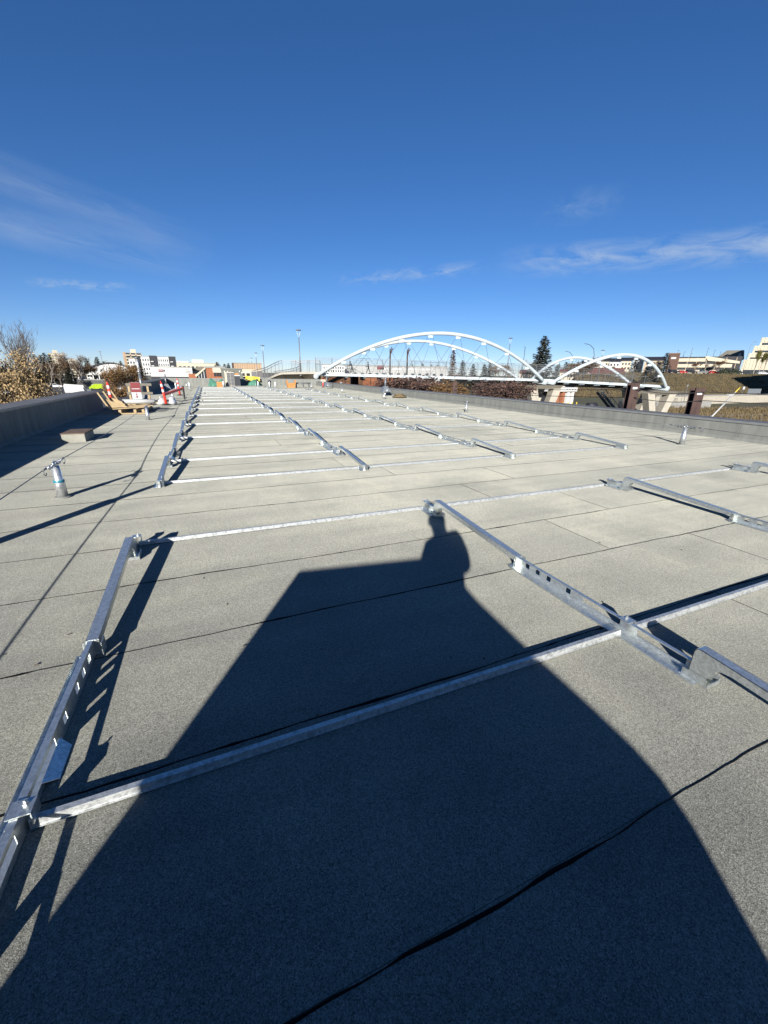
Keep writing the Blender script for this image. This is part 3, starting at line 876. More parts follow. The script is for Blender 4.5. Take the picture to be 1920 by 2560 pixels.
def tarp(x0, x1, y0, z1, mt, lb, seed):
    r = random.Random(seed); m = MB(); nx, ny = 14, 7; vs = []
    for j in range(ny):
        for i in range(nx):
            u, v = i / (nx - 1), j / (ny - 1)
            hh = z1 * (math.sin(math.pi * min(1, v * 1.15 + .0)) ** .6 if 0 < v < 1 else 0) * (0.75 + .25 * math.sin(u * 7 + seed)) * (min(1, min(u, 1 - u) * 7 + .1))
            vs.append((x0 + (x1 - x0) * u + r.uniform(-.04, .04), y0 + 0.9 * v + r.uniform(-.04, .04), max(0.01, hh + r.uniform(-.05, .05))))
    fs = [(j * nx + i, j * nx + i + 1, (j + 1) * nx + i + 1, (j + 1) * nx + i) for j in range(ny - 1) for i in range(nx - 1)]
    m.add(vs, fs)
    return tag(m.build('tarp', mt, smooth=False), lb, 'tarpaulin')
tarp(0.05 * H, 1.1 * H, 31.3 * H, 0.95, 'tarp_green', 'crumpled green tarp over a heap left of the white cabinet', 1)
tarp(2.75 * H, 3.75 * H, 33.1 * H, 0.72, 'tarp_green', 'green tarp heap below the yellow sheet at the end parapet', 4)
m = MB(); nx = 12; vs = []
for i in range(nx):
    u = i / (nx - 1); x = (2.72 + 1.06 * u) * H; y = 33.75 * H + .03 * math.sin(u * 9)
    vs += [(x, y, 1.12 - .10 * u + .02 * math.sin(u * 13)), (x, y - .10, 0.62 - .14 * u + .04 * math.sin(u * 8))]
m.add(vs, [(2 * i, 2 * i + 1, 2 * i + 3, 2 * i + 2) for i in range(nx - 1)])
vs2 = [(x, y + .02, z) for x, y, z in vs]; m.add(vs2, [(2 * i, 2 * i + 2, 2 * i + 3, 2 * i + 1) for i in range(nx - 1)])
tag(m.build('yellow_sheet', 'tarp_yellow', recalc=False), 'bright yellow sheet draped over the far end parapet', 'tarpaulin')
for k, (x, y, h_, lb) in enumerate(((0.98, 30.6, .62, 'white vent pipe right of the small orange crate'), (3.25, 30.4, .62, 'white vent pipe under the yellow sheet'), (3.92, 29.6, .60, 'white vent pipe third along the far racking edge'), (4.2, 28.9, .62, 'white vent pipe left of the open orange crate'),
                                  (-1.62, 25.5, .62, 'short vent pipe beside the far navy parapet'), (-1.05, 28.2, .58, 'short vent pipe at the far left corner'))):
    t = thing('vent_pipe', lb, 'vent pipe', (x * H, y * H, 0), 'small vent pipes')
    MB().lathe([(0.13, 0), (0.12, .02), (0.075, .06), (0.062, h_ * .9), (0.05, h_)], (x * H, y * H, 0), 12).build('pipe', 'galv_post', t, True)
    MB().lathe([(0.066, h_ * .5), (0.066, h_ * .56)], (x * H, y * H, 0), 12).build('clamp', 'galv', t, True)
for k, (x, y, h_, lb) in enumerate(((3.4, 32.2, .8, 'dark drain vent right of the yellow sheet'), (3.98, 29.9, .75, 'dark vent beside the far white vent pipes'))):
    t = thing('roof_vent', lb, 'roof vent', (x * H, y * H, 0))
    MB().lathe([(0.16, 0), (0.11, .05), (0.11, h_ * .7)], (x * H, y * H, 0), 12).build('stack', 'unit_dark', t, True)
    MB().lathe([(0.17, h_ * .72), (0.17, h_ * .88), (0.06, h_)], (x * H, y * H, 0), 12).build('hood', 'unit_dark', t, True)
t = thing('pipe_rack', 'low rack of grey steel pipes near the far right corner of the roof', 'pipe rack', (6 * H, 28.9 * H, 0))
for x in (5.65, 6.15, 6.55): MB().box(x * H, x * H + .07, 29.0 * H, 29.0 * H + .4, 0, .42).build('stand', 'rail_grey', t)
for k in range(4): MB().tube((5.55 * H, 29.0 * H + .06 + .1 * k, .47 + .03 * (k % 2)), (6.65 * H, 29.0 * H + .06 + .1 * k, .47 + .03 * (k % 2)), .04, n=8).build('pipe', 'rail_grey', t, True)

# ================================================================== BEHIND THE CAMERA (casts the big shadow)
SD = Vector((0.507, 0.862, 0)).normalized(); PE = Vector((SD.y, -SD.x, 0))
def sp(p, s, h): return PE * p + SD * s + Vector((0, 0, h))
prof = [(-1.10, 0.0), (-1.10, 1.364), (-0.08, 1.498), (0.12, 1.49), (0.37, 1.285), (0.635, 1.116), (0.86, 0.982), (0.965, 0.915), (1.02, 0.865), (1.045, 0.80), (1.045, 0.0)]
t = thing('rooftop_unit', 'grey ventilation unit with sloping hood behind the viewpoint, seen as the wide shadow', 'ventilation unit', sp(0, -1.9, 0))
MB().prism([sp(p, -1.3, h) for p, h in prof], (0, 0, 0), SD * -1.2).build('casing', 'unit_grey', t)
for k in range(6): MB().prism([sp(-0.9, -1.28, 0.25 + .14 * k), sp(-0.1, -1.28, 0.25 + .14 * k), sp(-0.1, -1.296, 0.33 + .14 * k), sp(-0.9, -1.296, 0.33 + .14 * k)], (0, 0, 0), SD * -0.003).build('louvre', 'rail_grey', t)
MB().prism([sp(-1.14, -1.25, 0.003), sp(1.08, -1.25, 0.003), sp(1.08, -1.25, 0.05), sp(-1.14, -1.25, 0.05)], (0, 0, 0), SD * -0.045).build('base_curb', 'concrete_block', t)

pb = Vector((-2.72, 3.78, 0)); pt = Vector((-2.56, 3.68, 1.095))
t = thing('vent_stack', 'slim vent stack left of the viewpoint, seen only as a long thin shadow', 'vent stack', pb)
MB().path([pb, pb.lerp(pt, .62)], 0.078, 14).build('stack_pipe', 'galv_post', t, True)
MB().path([pb.lerp(pt, .62), pb.lerp(pt, .66), pb.lerp(pt, .74)], [0.078, 0.095, 0.09], 14).build('collar', 'galv_post', t, True)
MB().path([pb.lerp(pt, .74), pt], [0.062, 0.048], 14).build('top_pipe', 'galv_post', t, True)
MB().lathe([(0.16, 0), (0.15, .02), (0.07, .07)], pb, 14).build('flashing_cone', 'parapet_felt', t, True)


def skin_figure(name, verts, edges, radii, root=0, sub=1):
    me = bpy.data.meshes.new(name + '_cage'); me.from_pydata([tuple(v) for v in verts], edges, [])
    o = bpy.data.objects.new(name + '_cage', me); COL.objects.link(o)
    sk = o.modifiers.new('skin', 'SKIN'); sk.use_smooth_shade = True
    for i, rd in enumerate(radii): me.skin_vertices[0].data[i].radius = (rd, rd) if not isinstance(rd, tuple) else rd
    me.skin_vertices[0].data[root].use_root = True
    sb = o.modifiers.new('sub', 'SUBSURF'); sb.levels = sub; sb.render_levels = sub
    dg = bpy.context.evaluated_depsgraph_get(); dg.update()
    out = bpy.data.meshes.new_from_object(o.evaluated_get(dg))
    bpy.data.objects.remove(o)
    out.polygons.foreach_set('use_smooth', [True] * len(out.polygons))
    return out


def paint(me, fn, mats):
    me.materials.clear()
    for m in mats: me.materials.append(MATS[m])
    for p in me.polygons: p.material_index = fn(p.center)


def photographer():
    base = sp(0.13, -0.42, 0)
    V = []; E = []; Rr = []
    def add(p, s, h, r, link_=None):
        V.append(sp(p, s, h)); Rr.append(r)
        if link_ is not None: E.append((link_, len(V) - 1))
        return len(V) - 1
    pel = add(.14, -.42, .90, (.16, .12)); wa = add(.14, -.42, 1.03, (.15, .11), pel); ch = add(.13, -.42, 1.22, (.18, .12), wa)
    nb = add(.11, -.42, 1.35, (.08, .075), ch); nk = add(.09, -.40, 1.41, .075, nb); hd = add(.065, -.37, 1.52, (.098, .10), nk); ht = add(.05, -.37, 1.59, (.075, .08), hd)
    fr = CAMROT @ Vector((0, 0, -1)); cr = CAMROT @ Vector((1, 0, 0)); cu = CAMROT @ Vector((0, 1, 0))
    pc = Vector((0, 0, H)) - fr * 0.014 - cu * 0.045 - cr * 0.032
    def addw(v, r, l): V.append(v); Rr.append(r); E.append((l, len(V) - 1)); return len(V) - 1
    for s, shp, elb in ((1, (.275, -.42, 1.385), (.325, -.27, 1.10)), (-1, (-.015, -.42, 1.28), (-.055, -.42, 1.06))):
        sh = add(*shp, .088, ch); el = add(*elb, .052, sh)
        if s < 0:                                            # free hand hangs at the side, fingers slightly curled
            wr = add(-.055, -.36, .84, .034, el); pm = add(-.055, -.35, .765, (.036, .022), wr)
            for q in range(4):
                k1 = add(-.05 - .004 * q, -.385 + .022 * q, .70, .0095, pm); add(-.045, -.385 + .023 * q, .655 + .008 * abs(q - 1), .0085, k1)
            th = add(-.045, -.295, .745, .011, pm); add(-.035, -.28, .70, .0095, th)
            continue
        wr = addw(pc + cr * s * 0.06 - cu * .12 - fr * .035, .034, el)
        pm = addw(pc + cr * s * 0.052 - cu * .05 - fr * .035, (.036, .022), wr)
        for q in range(4):
            u = -0.035 + 0.022 * q; L = (.052, .060, .056, .044)[3 - q]
            k1 = addw(pc + cr * s * (0.055) + cu * u - fr * .016, .0095, pm)
            k2 = addw(pc + cr * s * (0.045) + cu * (u + .004) - fr * .004, .0085, k1)
            addw(pc + cr * s * (0.045 - L * .45) + cu * (u + .006) - fr * .0025, .0075, k2)
        th = addw(pc + cr * s * .045 - cu * .03 - fr * .042, .011, pm); addw(pc + cr * s * .02 - cu * .012 - fr * .028, .0095, th)
    for p in (.225, .045):
        hp = add(p, -.42, .84, .095, pel); kn = add(p + .005, -.40, .47, .062, hp); an = add(p + .01, -.43, .10, .045, kn); add(p + .02, -.27, .045, (.045, .035), an)
        add(p + .01, -.48, .045, .038, an)
    me = skin_figure('person', [v - base for v in V], E, Rr, 0, 1)
    def reg(c):
        w = c + base; z = w.z
        if z > 1.40 and (w - Vector((0, 0, H))).dot(SD) < -.22: return 0
        if (w - pc).length < .125: return 0
        if (w - sp(-.05, -.35, .74)).length < .11: return 0
        if z > .88: return 1
        return 2 if z > .13 else 3
    paint(me, reg, ['skin', 'jacket', 'trousers', 'boots'])
    o = link('person', me, None, base)
    tag(o, 'person in dark jacket holding up a phone, present only as the figure in the shadow', 'person')
    ORG[o.name] = base
    m = MB(); hc = sp(.052, -.385, 1.545)
    m.lathe([(0.05, .085), (0.082, .06), (0.098, .02), (0.10, -.02), (0.09, -.06)], hc, 16); m.build('hair', 'hair', o, True)
    hf = sp(.055, -.30, 1.525)
    MB().lathe([(0.006, -.02), (0.014, -.012), (0.010, .012), (0.004, .022)], hf + SD * .02 - Vector((0, 0, .012)), 8).build('nose', 'skin', o, True)
    for e in (-.032, .032): MB().lathe([(0.002, -.008), (0.009, 0), (0.002, .008)], hf + PE * e + SD * .006 + Vector((0, 0, .012)), 8).build('eye', 'phone_body', o, True)
    MB().obox(hf + SD * .008 - Vector((0, 0, .045)), PE * .022, SD * .004, Vector((0, 0, .004))).build('mouth', 'sign_red', o)
    for e in (-.083, .083): MB().lathe([(0.004, -.028), (0.014, -.01), (0.016, .01), (0.006, .028)], hf - SD * .07 + PE * e, 8).build('ear', 'skin', o, True)
    t = thing('phone', 'dark phone held up in front of the photographer\'s face', 'phone', pc)
    MB().obox(pc, cr * .037, cu * .077, fr * .004).build('body', 'phone_body', t)
    MB().obox(pc - fr * .0045, cr * .035, cu * .074, fr * .0003).build('screen', 'glass_dark', t)


photographer()

# ================================================================== TERRAIN
def sheet(name, pts, mt, z):
    m = MB(); m.add([(x, y, z) for x, y in pts], [tuple(range(len(pts)))]); return structure(m.build(name, mt, recalc=False))
g_ = MB(); N = 48; vs = [(0, 0, GZ)]; rad = [60, 150, 400, 1200, 5000]
for q in rad:
    for i in range(N): vs.append((q * math.cos(2 * math.pi * i / N), q * math.sin(2 * math.pi * i / N), GZ))
fs = [(0, 1 + i, 1 + (i + 1) % N) for i in range(N)]
for j in range(len(rad) - 1):
    for i in range(N): fs.append((1 + j * N + i, 1 + (j + 1) * N + i, 1 + (j + 1) * N + (i + 1) % N, 1 + j * N + (i + 1) % N))
g_.add(vs, fs); structure(g_.build('ground', 'ground_dry', recalc=False))
sheet('parking_lot', [(-130, 20), (-9, 20), (-9, 120), (-20, 175), (-30, 330), (-110, 350), (-170, 240)], 'asphalt', GZ + 0.03)
sheet('gravel_yard', [(17, -5), (60, -5), (130, 40), (122, 52), (60, 40), (17, 52)], 'gravel', GZ + 0.03)
# embankment on the right with a plateau behind it
ET = [(1438, 941, 205, 150), (1490, 932, 205, 152), (1560, 930, 200, 155), (1650, 933, 195, 160), (1800, 934, 190, 163), (1920, 936, 188, 163), (2150, 940, 180, 160)]
emb = MB(); rows = 14; vs = []; er = random.Random(9)
tops = [at(a, b, c) for a, b, c, d in ET]; bots = [ground_at(a, 0, GZ) if False else at(a, 990, d) for a, b, c, d in ET]
nU = 70
def lerp_list(L, u):
    k = min(int(u * (len(L) - 1)), len(L) - 2); f = u * (len(L) - 1) - k; return L[k].lerp(L[k + 1], f)
for j in range(rows + 1):
    for i in range(nU + 1):
        u = i / nU; v = j / rows
        b_ = lerp_list(bots, u).copy(); b_.z = GZ - 0.05; t_ = lerp_list(tops, u)
        p = b_.lerp(t_, v); p.z = b_.z + (t_.z - b_.z) * (v ** 1.15)
        if 0 < j < rows: p += Vector((er.uniform(-.5, .5), er.uniform(-.5, .5), er.uniform(-.22, .22)))
        vs.append(p)
fs = [(j * (nU + 1) + i, j * (nU + 1) + i + 1, (j + 1) * (nU + 1) + i + 1, (j + 1) * (nU + 1) + i) for j in range(rows) for i in range(nU)]
emb.add(vs, fs); structure(emb.build('embankment', 'embank', smooth=True, recalc=False))
PLZ = tops[3].z
pl = MB(); far_ = [p * 1.0 + Vector((p.x, p.y, 0)).normalized() * 700 for p in tops]
vs = [tuple(p) for p in tops] + [(q.x, q.y, PLZ) for q in far_]
n = len(tops); pl.add(vs, [(i, i + 1, n + i + 1, n + i) for i in range(n - 1)]); structure(pl.build('plateau', 'ground_dry', recalc=False))

# ================================================================== FOOTBRIDGE
ax = Vector((math.cos(.246), -math.sin(.246), 0)); nb_ = Vector((math.sin(.246), math.cos(.246), 0)); BW = 7.0
_b0 = Vector((59 * math.sin(.239), 59 * math.cos(.239), 0))
B = [_b0 + Vector((0, 0, 1.14)), _b0 + ax * 34.13 + Vector((0, 0, .71)), _b0 + ax * 35.49 + Vector((0, 0, .70)), _b0 + ax * 55.26 + Vector((0, 0, -.03))]
LEAN = math.tan(.52)                        # both arches lean outwards
bridge = thing('footbridge', 'white twin-arch footbridge with mesh railings beyond the right parapet', 'bridge', (B[0].x, B[0].y, GZ))
def arch_pts(p, q, rise, out, n=36):
    k = [rise * (1 - abs(2 * i / n - 1) ** 1.96) for i in range(n + 1)]
    return [p.lerp(q, i / n) + Vector((0, 0, k[i])) + out * k[i] * LEAN for i in range(n + 1)]
RISE = (5.82, 4.36); TUBE = 0.235
nodes = {}
for si, (p, q) in enumerate(((B[0], B[1]), (B[2], B[3]))):
    for side in (0, 1):
        off = nb_ * BW * side
        pts = arch_pts(p + off, q + off, RISE[si], nb_ * (1 if side else -1))
        a = MB().path(pts, TUBE, 12).build('arch_rib', 'bridge_white', bridge, True)
        NN = 9 if si == 0 else 7
        for k in range(1, NN):
            f = k / NN; i = f * 36; c = pts[int(i)].lerp(pts[min(int(i) + 1, 36)], i - int(i))
            gp = c - Vector((0, 0, 0.36)); MB().obox(gp, ax * .32, nb_ * .05, Vector((0, 0, .14))).build('gusset', 'bridge_white', a)
            dz = lambda f2: (p + off).lerp(q + off, f2) + Vector((0, 0, .3))
            for df in (-.085, .085):
                if 0.02 < f + df < .98: MB().tube(gp + ax * df * 4 - Vector((0, 0, .12)), dz(f + df), 0.022, n=5).build('hanger_cable', 'cable', bridge)
    # cross tubes at both springings, their round ends face the roof
    for e in (p, q):
        MB().tube(e - nb_ * 0.35, e + nb_ * (BW + .35), 0.35, n=20).build('cross_tube', 'bridge_white', bridge, True)
def deck_z(u): 
    L = (B[3] - B[0]); return B[0] + L * u
Ltot = Vector((B[3].x - B[0].x, B[3].y - B[0].y, 0)).length
nD = 32
def deck_h(f):
    s1 = 34.13 / 55.26; return B[0].z + (B[1].z - B[0].z) * f / s1 if f < s1 else B[1].z + (B[3].z - B[1].z) * (f - s1) / (1 - s1)
def deck_strip(n0, n1, z0, z1, name, mt):
    m = MB(); vs = []; fs = []
    for i in range(nD + 1):
        c = B[0].lerp(B[3], i / nD); c.z = deck_h(i / nD)
        vs += [c + nb_ * n0 + Vector((0, 0, z0)), c + nb_ * n1 + Vector((0, 0, z0)), c + nb_ * n1 + Vector((0, 0, z1)), c + nb_ * n0 + Vector((0, 0, z1))]
    for i in range(nD):
        a, b = 4 * i, 4 * i + 4
        for k in range(4): fs.append((a + k, a + (k + 1) % 4, b + (k + 1) % 4, b + k))
    fs += [(0, 1, 2, 3), (4 * nD + 3, 4 * nD + 2, 4 * nD + 1, 4 * nD)]
    m.add(vs, fs); return m.build(name, mt, bridge)
deck_strip(0.62, BW - 0.62, 0.16, 0.46, 'deck', 'concrete_grey')
deck_strip(0.35, 0.60, 0.10, 0.46, 'edge_beam', 'bridge_white')
deck_strip(BW - 0.60, BW - 0.35, 0.10, 0.46, 'edge_beam', 'bridge_white')
def deck_c(s_):
    f = s_ / Ltot; c = B[0].lerp(B[3], f); c.z = deck_h(f); return c
s_ = 1.6
while s_ < Ltot:
    c = deck_c(s_)
    fb = MB().prism([c + nb_ * .62 + Vector((0, 0, .16)), c + nb_ * (BW - .62) + Vector((0, 0, .16)), c + nb_ * (BW - 1.6) + Vector((0, 0, -.42)), c + nb_ * 1.6 + Vector((0, 0, -.42))], ax * -.12, ax * .12).build('floor_beam', 'unit_dark', bridge)
    MB().prism([c - nb_ * .25 + Vector((0, 0, .02)), c + nb_ * .9 + Vector((0, 0, .02)), c + nb_ * .9 + Vector((0, 0, -.16)), c - nb_ * .1 + Vector((0, 0, -.10))], ax * -.14, ax * .14).build('bracket', 'bridge_white', fb)
    s_ += 2.6
RH = 2.05
for side, nn in ((0, .72), (1, BW - .72)):
    s_ = 0.0; posts = []
    while s_ < Ltot + .1:
        c = deck_c(min(s_, Ltot)) + nb_ * nn + Vector((0, 0, .46)); posts.append(c); MB().bar(c, c + Vector((0, 0, RH)), .05, .05).build('railing_post', 'rail_grey', bridge); s_ += 2.35
    for a, b in zip(posts[:-1], posts[1:]):
        MB().bar(a + Vector((0, 0, RH)), b + Vector((0, 0, RH)), .045, .04).build('top_rail', 'rail_grey', bridge)
        MB().bar(a + Vector((0, 0, RH * .56)), b + Vector((0, 0, RH * .56)), .03, .035).build('hand_rail', 'rail_grey', bridge)
    m = MB()
    for a, b in zip(posts[:-1], posts[1:]):
        for k in range(1, 12): c = a.lerp(b, k / 12); m.bar(c, c + Vector((0, 0, RH * .97)), .012, .012)
        for k in range(7): m.bar(a + Vector((0, 0, .1 + k * .28)), b + Vector((0, 0, .1 + k * .28)), .012, .012)
    stuff(m.build('mesh_infill', 'rail_grey', bridge))
# V-shaped concrete piers
def vpier(c, name='pier'):
    t_ = c + Vector((0, 0, -.45))
    m = MB(); m.prism([t_ - nb_ * .2, t_ + nb_ * (BW + .2), t_ + nb_ * (BW - .6) + Vector((0, 0, -.55)), t_ + nb_ * .6 + Vector((0, 0, -.55))], ax * -2.4, ax * 2.4)
    cap = m.build('pier_cap', 'concrete', bridge)
    for off in (1.2, BW - 1.2):
        for s in (-1, 1):
            top = t_ + ax * s * 2.0 + nb_ * off + Vector((0, 0, -.35)); bot = Vector((c.x, c.y, GZ - .2)) + ax * s * .3 + nb_ * off
            m = MB(); w = .62
            m.prism([top - ax * w, top + ax * w, bot + ax * w * .8, bot - ax * w * .8], nb_ * -.7, nb_ * .7)
            m.build('pier_leg', 'concrete', bridge)
vpier((B[1] + B[2]) / 2); vpier(B[3])
m = MB(); c = B[0]; m.box(c.x - .9, c.x + 1.2, c.y - .5, c.y + 7.4, GZ - .2, c.z - .4); m.build('abutment', 'cream', bridge)

# curved ramp leading off the bridge's left end
ramp = thing('bridge_ramp', 'pale concrete ramp with grey railing curving down from the bridge\'s left end', 'ramp', (at(720, 935, 56).x, at(720, 935, 56).y, GZ))
RP = [at(800, 930, 55.4), at(770, 930, 55.2), at(740, 930.5, 55), at(706, 931, 55), at(697, 933, 55.2), at(688, 936.5, 55.7), at(678, 941, 56.6), at(668, 945.5, 58.5), at(655, 948, 62), at(640, 949, 69), at(628, 948, 80)]
FARW = 4.6
def side_of(i):
    d = (RP[min(i + 1, len(RP) - 1)] - RP[max(i - 1, 0)]); d.z = 0; d.normalize(); return Vector((d.y, -d.x, 0)) if False else Vector((-d.y, d.x, 0)) * -1
def far_edge(i): return RP[i] + side_of(i) * FARW
m = MB(); vs = []; fs = []; vs2 = []
for i in range(len(RP)):
    a, b = RP[i], far_edge(i); th = .95 if i < 8 else 1.2
    vs += [a, b, b - Vector((0, 0, .26)), a - Vector((0, 0, .26))]
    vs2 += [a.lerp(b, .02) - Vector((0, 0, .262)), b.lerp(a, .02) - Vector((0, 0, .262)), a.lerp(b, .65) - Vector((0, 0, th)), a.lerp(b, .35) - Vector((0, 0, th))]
for i in range(len(RP) - 1):
    for k in range(4): fs.append((4 * i + k, 4 * i + (k + 1) % 4, 4 * i + 4 + (k + 1) % 4, 4 * i + 4 + k))
fs += [tuple(range(4)), tuple(range(4 * len(RP) - 1, 4 * len(RP) - 5, -1))]
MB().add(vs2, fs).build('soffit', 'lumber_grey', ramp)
m.add(vs, fs); m.build('ramp_slab', 'concrete', ramp)
for edge in (0, 1):
    P = [RP[i] if edge == 0 else far_edge(i) for i in range(len(RP))]; inset = 0.12
    P = [p + side_of(i) * (inset if edge == 0 else -inset) for i, p in enumerate(P)]
    m = MB(); up = Vector((0, 0, 1))
    for a, b in zip(P[:-1], P[1:]):
        nseg = max(1, round((b - a).length / 1.6))
        for k in range(nseg): MB().bar(a.lerp(b, k / nseg), a.lerp(b, k / nseg) + up * 1.55, .055, .055).build('railing_post', 'rail_grey', ramp)
        MB().bar(a + up * 1.55, b + up * 1.55, .08, .07).build('top_rail', 'rail_grey', ramp)
        MB().bar(a + up * 1.25, b + up * 1.25, .055, .05).build('hand_rail', 'rail_grey', ramp)
        nb2 = max(2, round((b - a).length / .2))
        for k in range(nb2): m.bar(a.lerp(b, k / nb2), a.lerp(b, k / nb2) + up * 1.25, .014, .014)
    stuff(m.build('mesh_infill', 'rail_grey', ramp))
for i in (1, 3): 
    c = RP[i].lerp(far_edge(i), .5); MB().box(c.x - .5, c.x + .5, c.y - .5, c.y + .5, GZ - .2, c.z - .9).build('column', 'concrete', ramp)


# ---- V-headed lamp posts
def lamp_proto():
    t = thing('lamp_post', 'x', 'lamp post', (0, 0, 0), 'grey lamp posts with forked heads')
    MB().path([(0, 0, 0), (0, 0, 4.9)], [.085, .06], 10).build('pole', 'rail_grey', t, True)
    for s in (-1, 1): MB().path([(0, 0, 4.85), (s * .10, 0, 5.2), (s * .26, 0, 5.72)], .032, 6).build('fork_arm', 'bridge_white', t, True)
    MB().lathe([(.06, 5.70), (.36, 5.74), (.36, 5.80), (.12, 5.88)], (0, 0, 0), 16).build('lamp_head', 'rail_grey', t, True)
    MB().lathe([(.16, 0), (.16, .18), (.10, .22)], (0, 0, 0), 10).build('base', 'rail_grey', t, True)
    return t
lp = lamp_proto(); note_children()
LAMPS = [(752, 940, 55.6, 833, 'nearest forked lamp post rising from the curved ramp'), (663, 952, 93, 869, 'forked lamp post left of the ramp railing'), (645, 950, 128, 886, 'forked lamp post third from the bridge along the path'),
         (633, 948, 175, 898, 'fourth forked lamp post along the path, by the tan building'), (624, 944, 240, 907, 'farthest tiny forked lamp post along the path'),
         (1267, 934, 76, 851, 'forked lamp post behind the large arch\'s right shoulder'), (1494, 952, 98, 880, 'forked lamp post behind the small arch\'s left side'),
         (1562, 948, 130, 921, 'short forked lamp seen through the second arch'), (1666, 938, 165, 914, 'pale forked lamp beside the second arch\'s right end'), (1709, 1006, 118, 962, 'pale forked lamp in front of the grassy embankment')]
for i, (x, yb, d, yt, lb) in enumerate(LAMPS):
    b = at(x, yb, d); tp = at(x, yt, d); h_ = (tp - b).length
    o = lp if i == 0 else copy_tree(lp, label=lb)
    o['label'] = lb; o.location = b; o.scale = (h_ / 5.9,) * 3 if h_ > 3.5 else (h_ / 5.9 * 1.1, h_ / 5.9 * 1.1, h_ / 5.9); o.rotation_euler = (0, 0, -0.3)


def street_light(px, yb, d, yt, reach, label, mt='dark_steel', r0=.10):
    b = at(px, yb, d); tp = at(px, yt, d); h_ = tp.z - b.z
    t = thing('street_light', label, 'street light', b, 'tall street lights')
    lx = CAMROT @ Vector((1, 0, 0)); lx.z = 0; lx.normalize(); lx *= -1 if reach < 0 else 1; q = abs(reach)
    pts = [b, b + Vector((0, 0, h_ * .72))] + ([b + Vector((0, 0, h_ * .88)) + lx * q * .12, b + Vector((0, 0, h_ * .97)) + lx * q * .45, b + Vector((0, 0, h_)) + lx * q * .8] if q > .6 else [b + Vector((0, 0, h_))])
    MB().path(pts, [r0] + [r0 * .75] * (len(pts) - 1), 8).build('pole', mt, t, True)
    e = pts[-1]; MB().obox(e + lx * .35, lx * .42, Vector((-lx.y, lx.x, 0)) * .14, Vector((0, 0, .07))).build('lamp_head', mt, t)
    MB().lathe([(r0 * 2, 0), (r0 * 2, .4), (r0 * 1.2, .5)], b, 8).build('base', mt, t)
street_light(1473, 960, 150, 862, -4.6, 'dark curved street light above the second arch', r0=.13)
street_light(1422, 960, 170, 880, -3.6, 'smaller curved street light left of the tall curved one', r0=.12)
street_light(1302, 960, 190, 869, -.5, 'straight grey pole left of the big spruce', r0=.16)
street_light(268, 966, 120, 880, -.4, 'tall thin lot light left of the leaning delineator', 'rail_grey', .09)
street_light(275, 962, 150, 903, .4, 'second lot light just right of the tall one', 'rail_grey', .09)
street_light(184, 952, 170, 898, .4, 'lot light among the brown trees by the white trailer', 'rail_grey', .09)
street_light(359, 946, 190, 908, .4, 'lot light in front of the black and white apartments', 'rail_grey', .12)
street_light(1715, 935, 200, 872, .5, 'tall pole before the parkade\'s white decks', 'rail_grey', .10)
street_light(1855, 935, 200, 856, 2.2, 'tall pole by the terraced office building', 'rail_grey', .10)
for i, (x, yt, yb, lb) in enumerate(((1692, 876, 892, 'small deck light over the brick stair tower'), (1708, 880, 892, 'small deck light second from the brick tower'), (1726, 884, 893, 'small deck light third from the brick tower'), (1765, 871, 893, 'tallest small deck light at the middle of the parkade roof'), (1782, 876, 895, 'small deck light before the grey shingled roof'), (1797, 880, 898, 'small deck light at the right of the parkade roof'))):
    street_light(x, yb, 236, yt, .3, lb, 'dark_steel', .10)

# ---- people and dark poles on the bridge
def deck_point(px, nn):
    """point on the bridge deck seen near photo column px, nn metres in from the near edge"""
    best = None
    for k in range(400):
        c = deck_c(Ltot * k / 400) + nb_ * nn + Vector((0, 0, .46))
        v = CAMROT.transposed() @ (c - Vector((0, 0, H))); x = 960 + FPX * v.x / -v.z
        if best is None or abs(x - px) < best[0]: best = (abs(x - px), c)
    return best[1]
def walker(px, nn, facing, label, lean, cat='person', stride=.28):
    b = deck_point(px, nn); f = ax * facing; s = nb_
    J = [(0, 0, .92, (.15, .11)), (lean * .12, 0, 1.10, (.15, .11)), (lean * .35, 0, 1.34, (.18, .13)), (lean * .45, 0, 1.47, .06), (lean * .55, 0, 1.60, (.095, .105)), (lean * .58, 0, 1.68, (.07, .08))]
    E_ = [(0, 1), (1, 2), (2, 3), (3, 4), (4, 5)]
    def ch(par, pts):
        k = par
        for p in pts: J.append(p); E_.append((k, len(J) - 1)); k = len(J) - 1
        return k
    for q in (-1, 1):
        hnd = ch(2, [(lean * .33, q * .2, 1.38, .075), (lean * .55 + .05, q * .25, 1.13, .052), (lean * .9 + .22, q * .2, 1.02, .042)])
        for w in range(3): ch(hnd, [(lean * .9 + .28, q * .2 + (w - 1) * .022, 1.01, .012), (lean * .9 + .32, q * .2 + (w - 1) * .024, .98, .010)])
        an = ch(0, [(.0, q * .09, .88, .09), (q * stride * .5 + .05, q * .1, .50, .065), (q * stride, q * .1, .09, .045)])
        ch(an, [(q * stride + .16, q * .1, .05, (.045, .035))])
    V = [f * x + s * y + Vector((0, 0, z)) for x, y, z, r in J]
    me = skin_figure('person', V, E_, [j[3] for j in J], 0, 1)
    hz = 1.52
    paint(me, lambda c: 0 if c.z > hz + .02 and c.z < 1.66 and c.dot(f) > lean * .55 - .02 else (1 if c.z > .93 else (2 if c.z > .11 else 3)), ['skin', 'jacket', 'trousers', 'boots'])
    o = link('person', me, None, b); tag(o, label, cat, None); ORG[o.name] = b
    hd = b + f * lean * .555 + Vector((0, 0, 1.66))
    MB().lathe([(.03, .10), (.085, .075), (.115, .02), (.118, -.02), (.10, -.05)], hd, 12).build('hood', 'jacket', o, True)
    return o, b, f
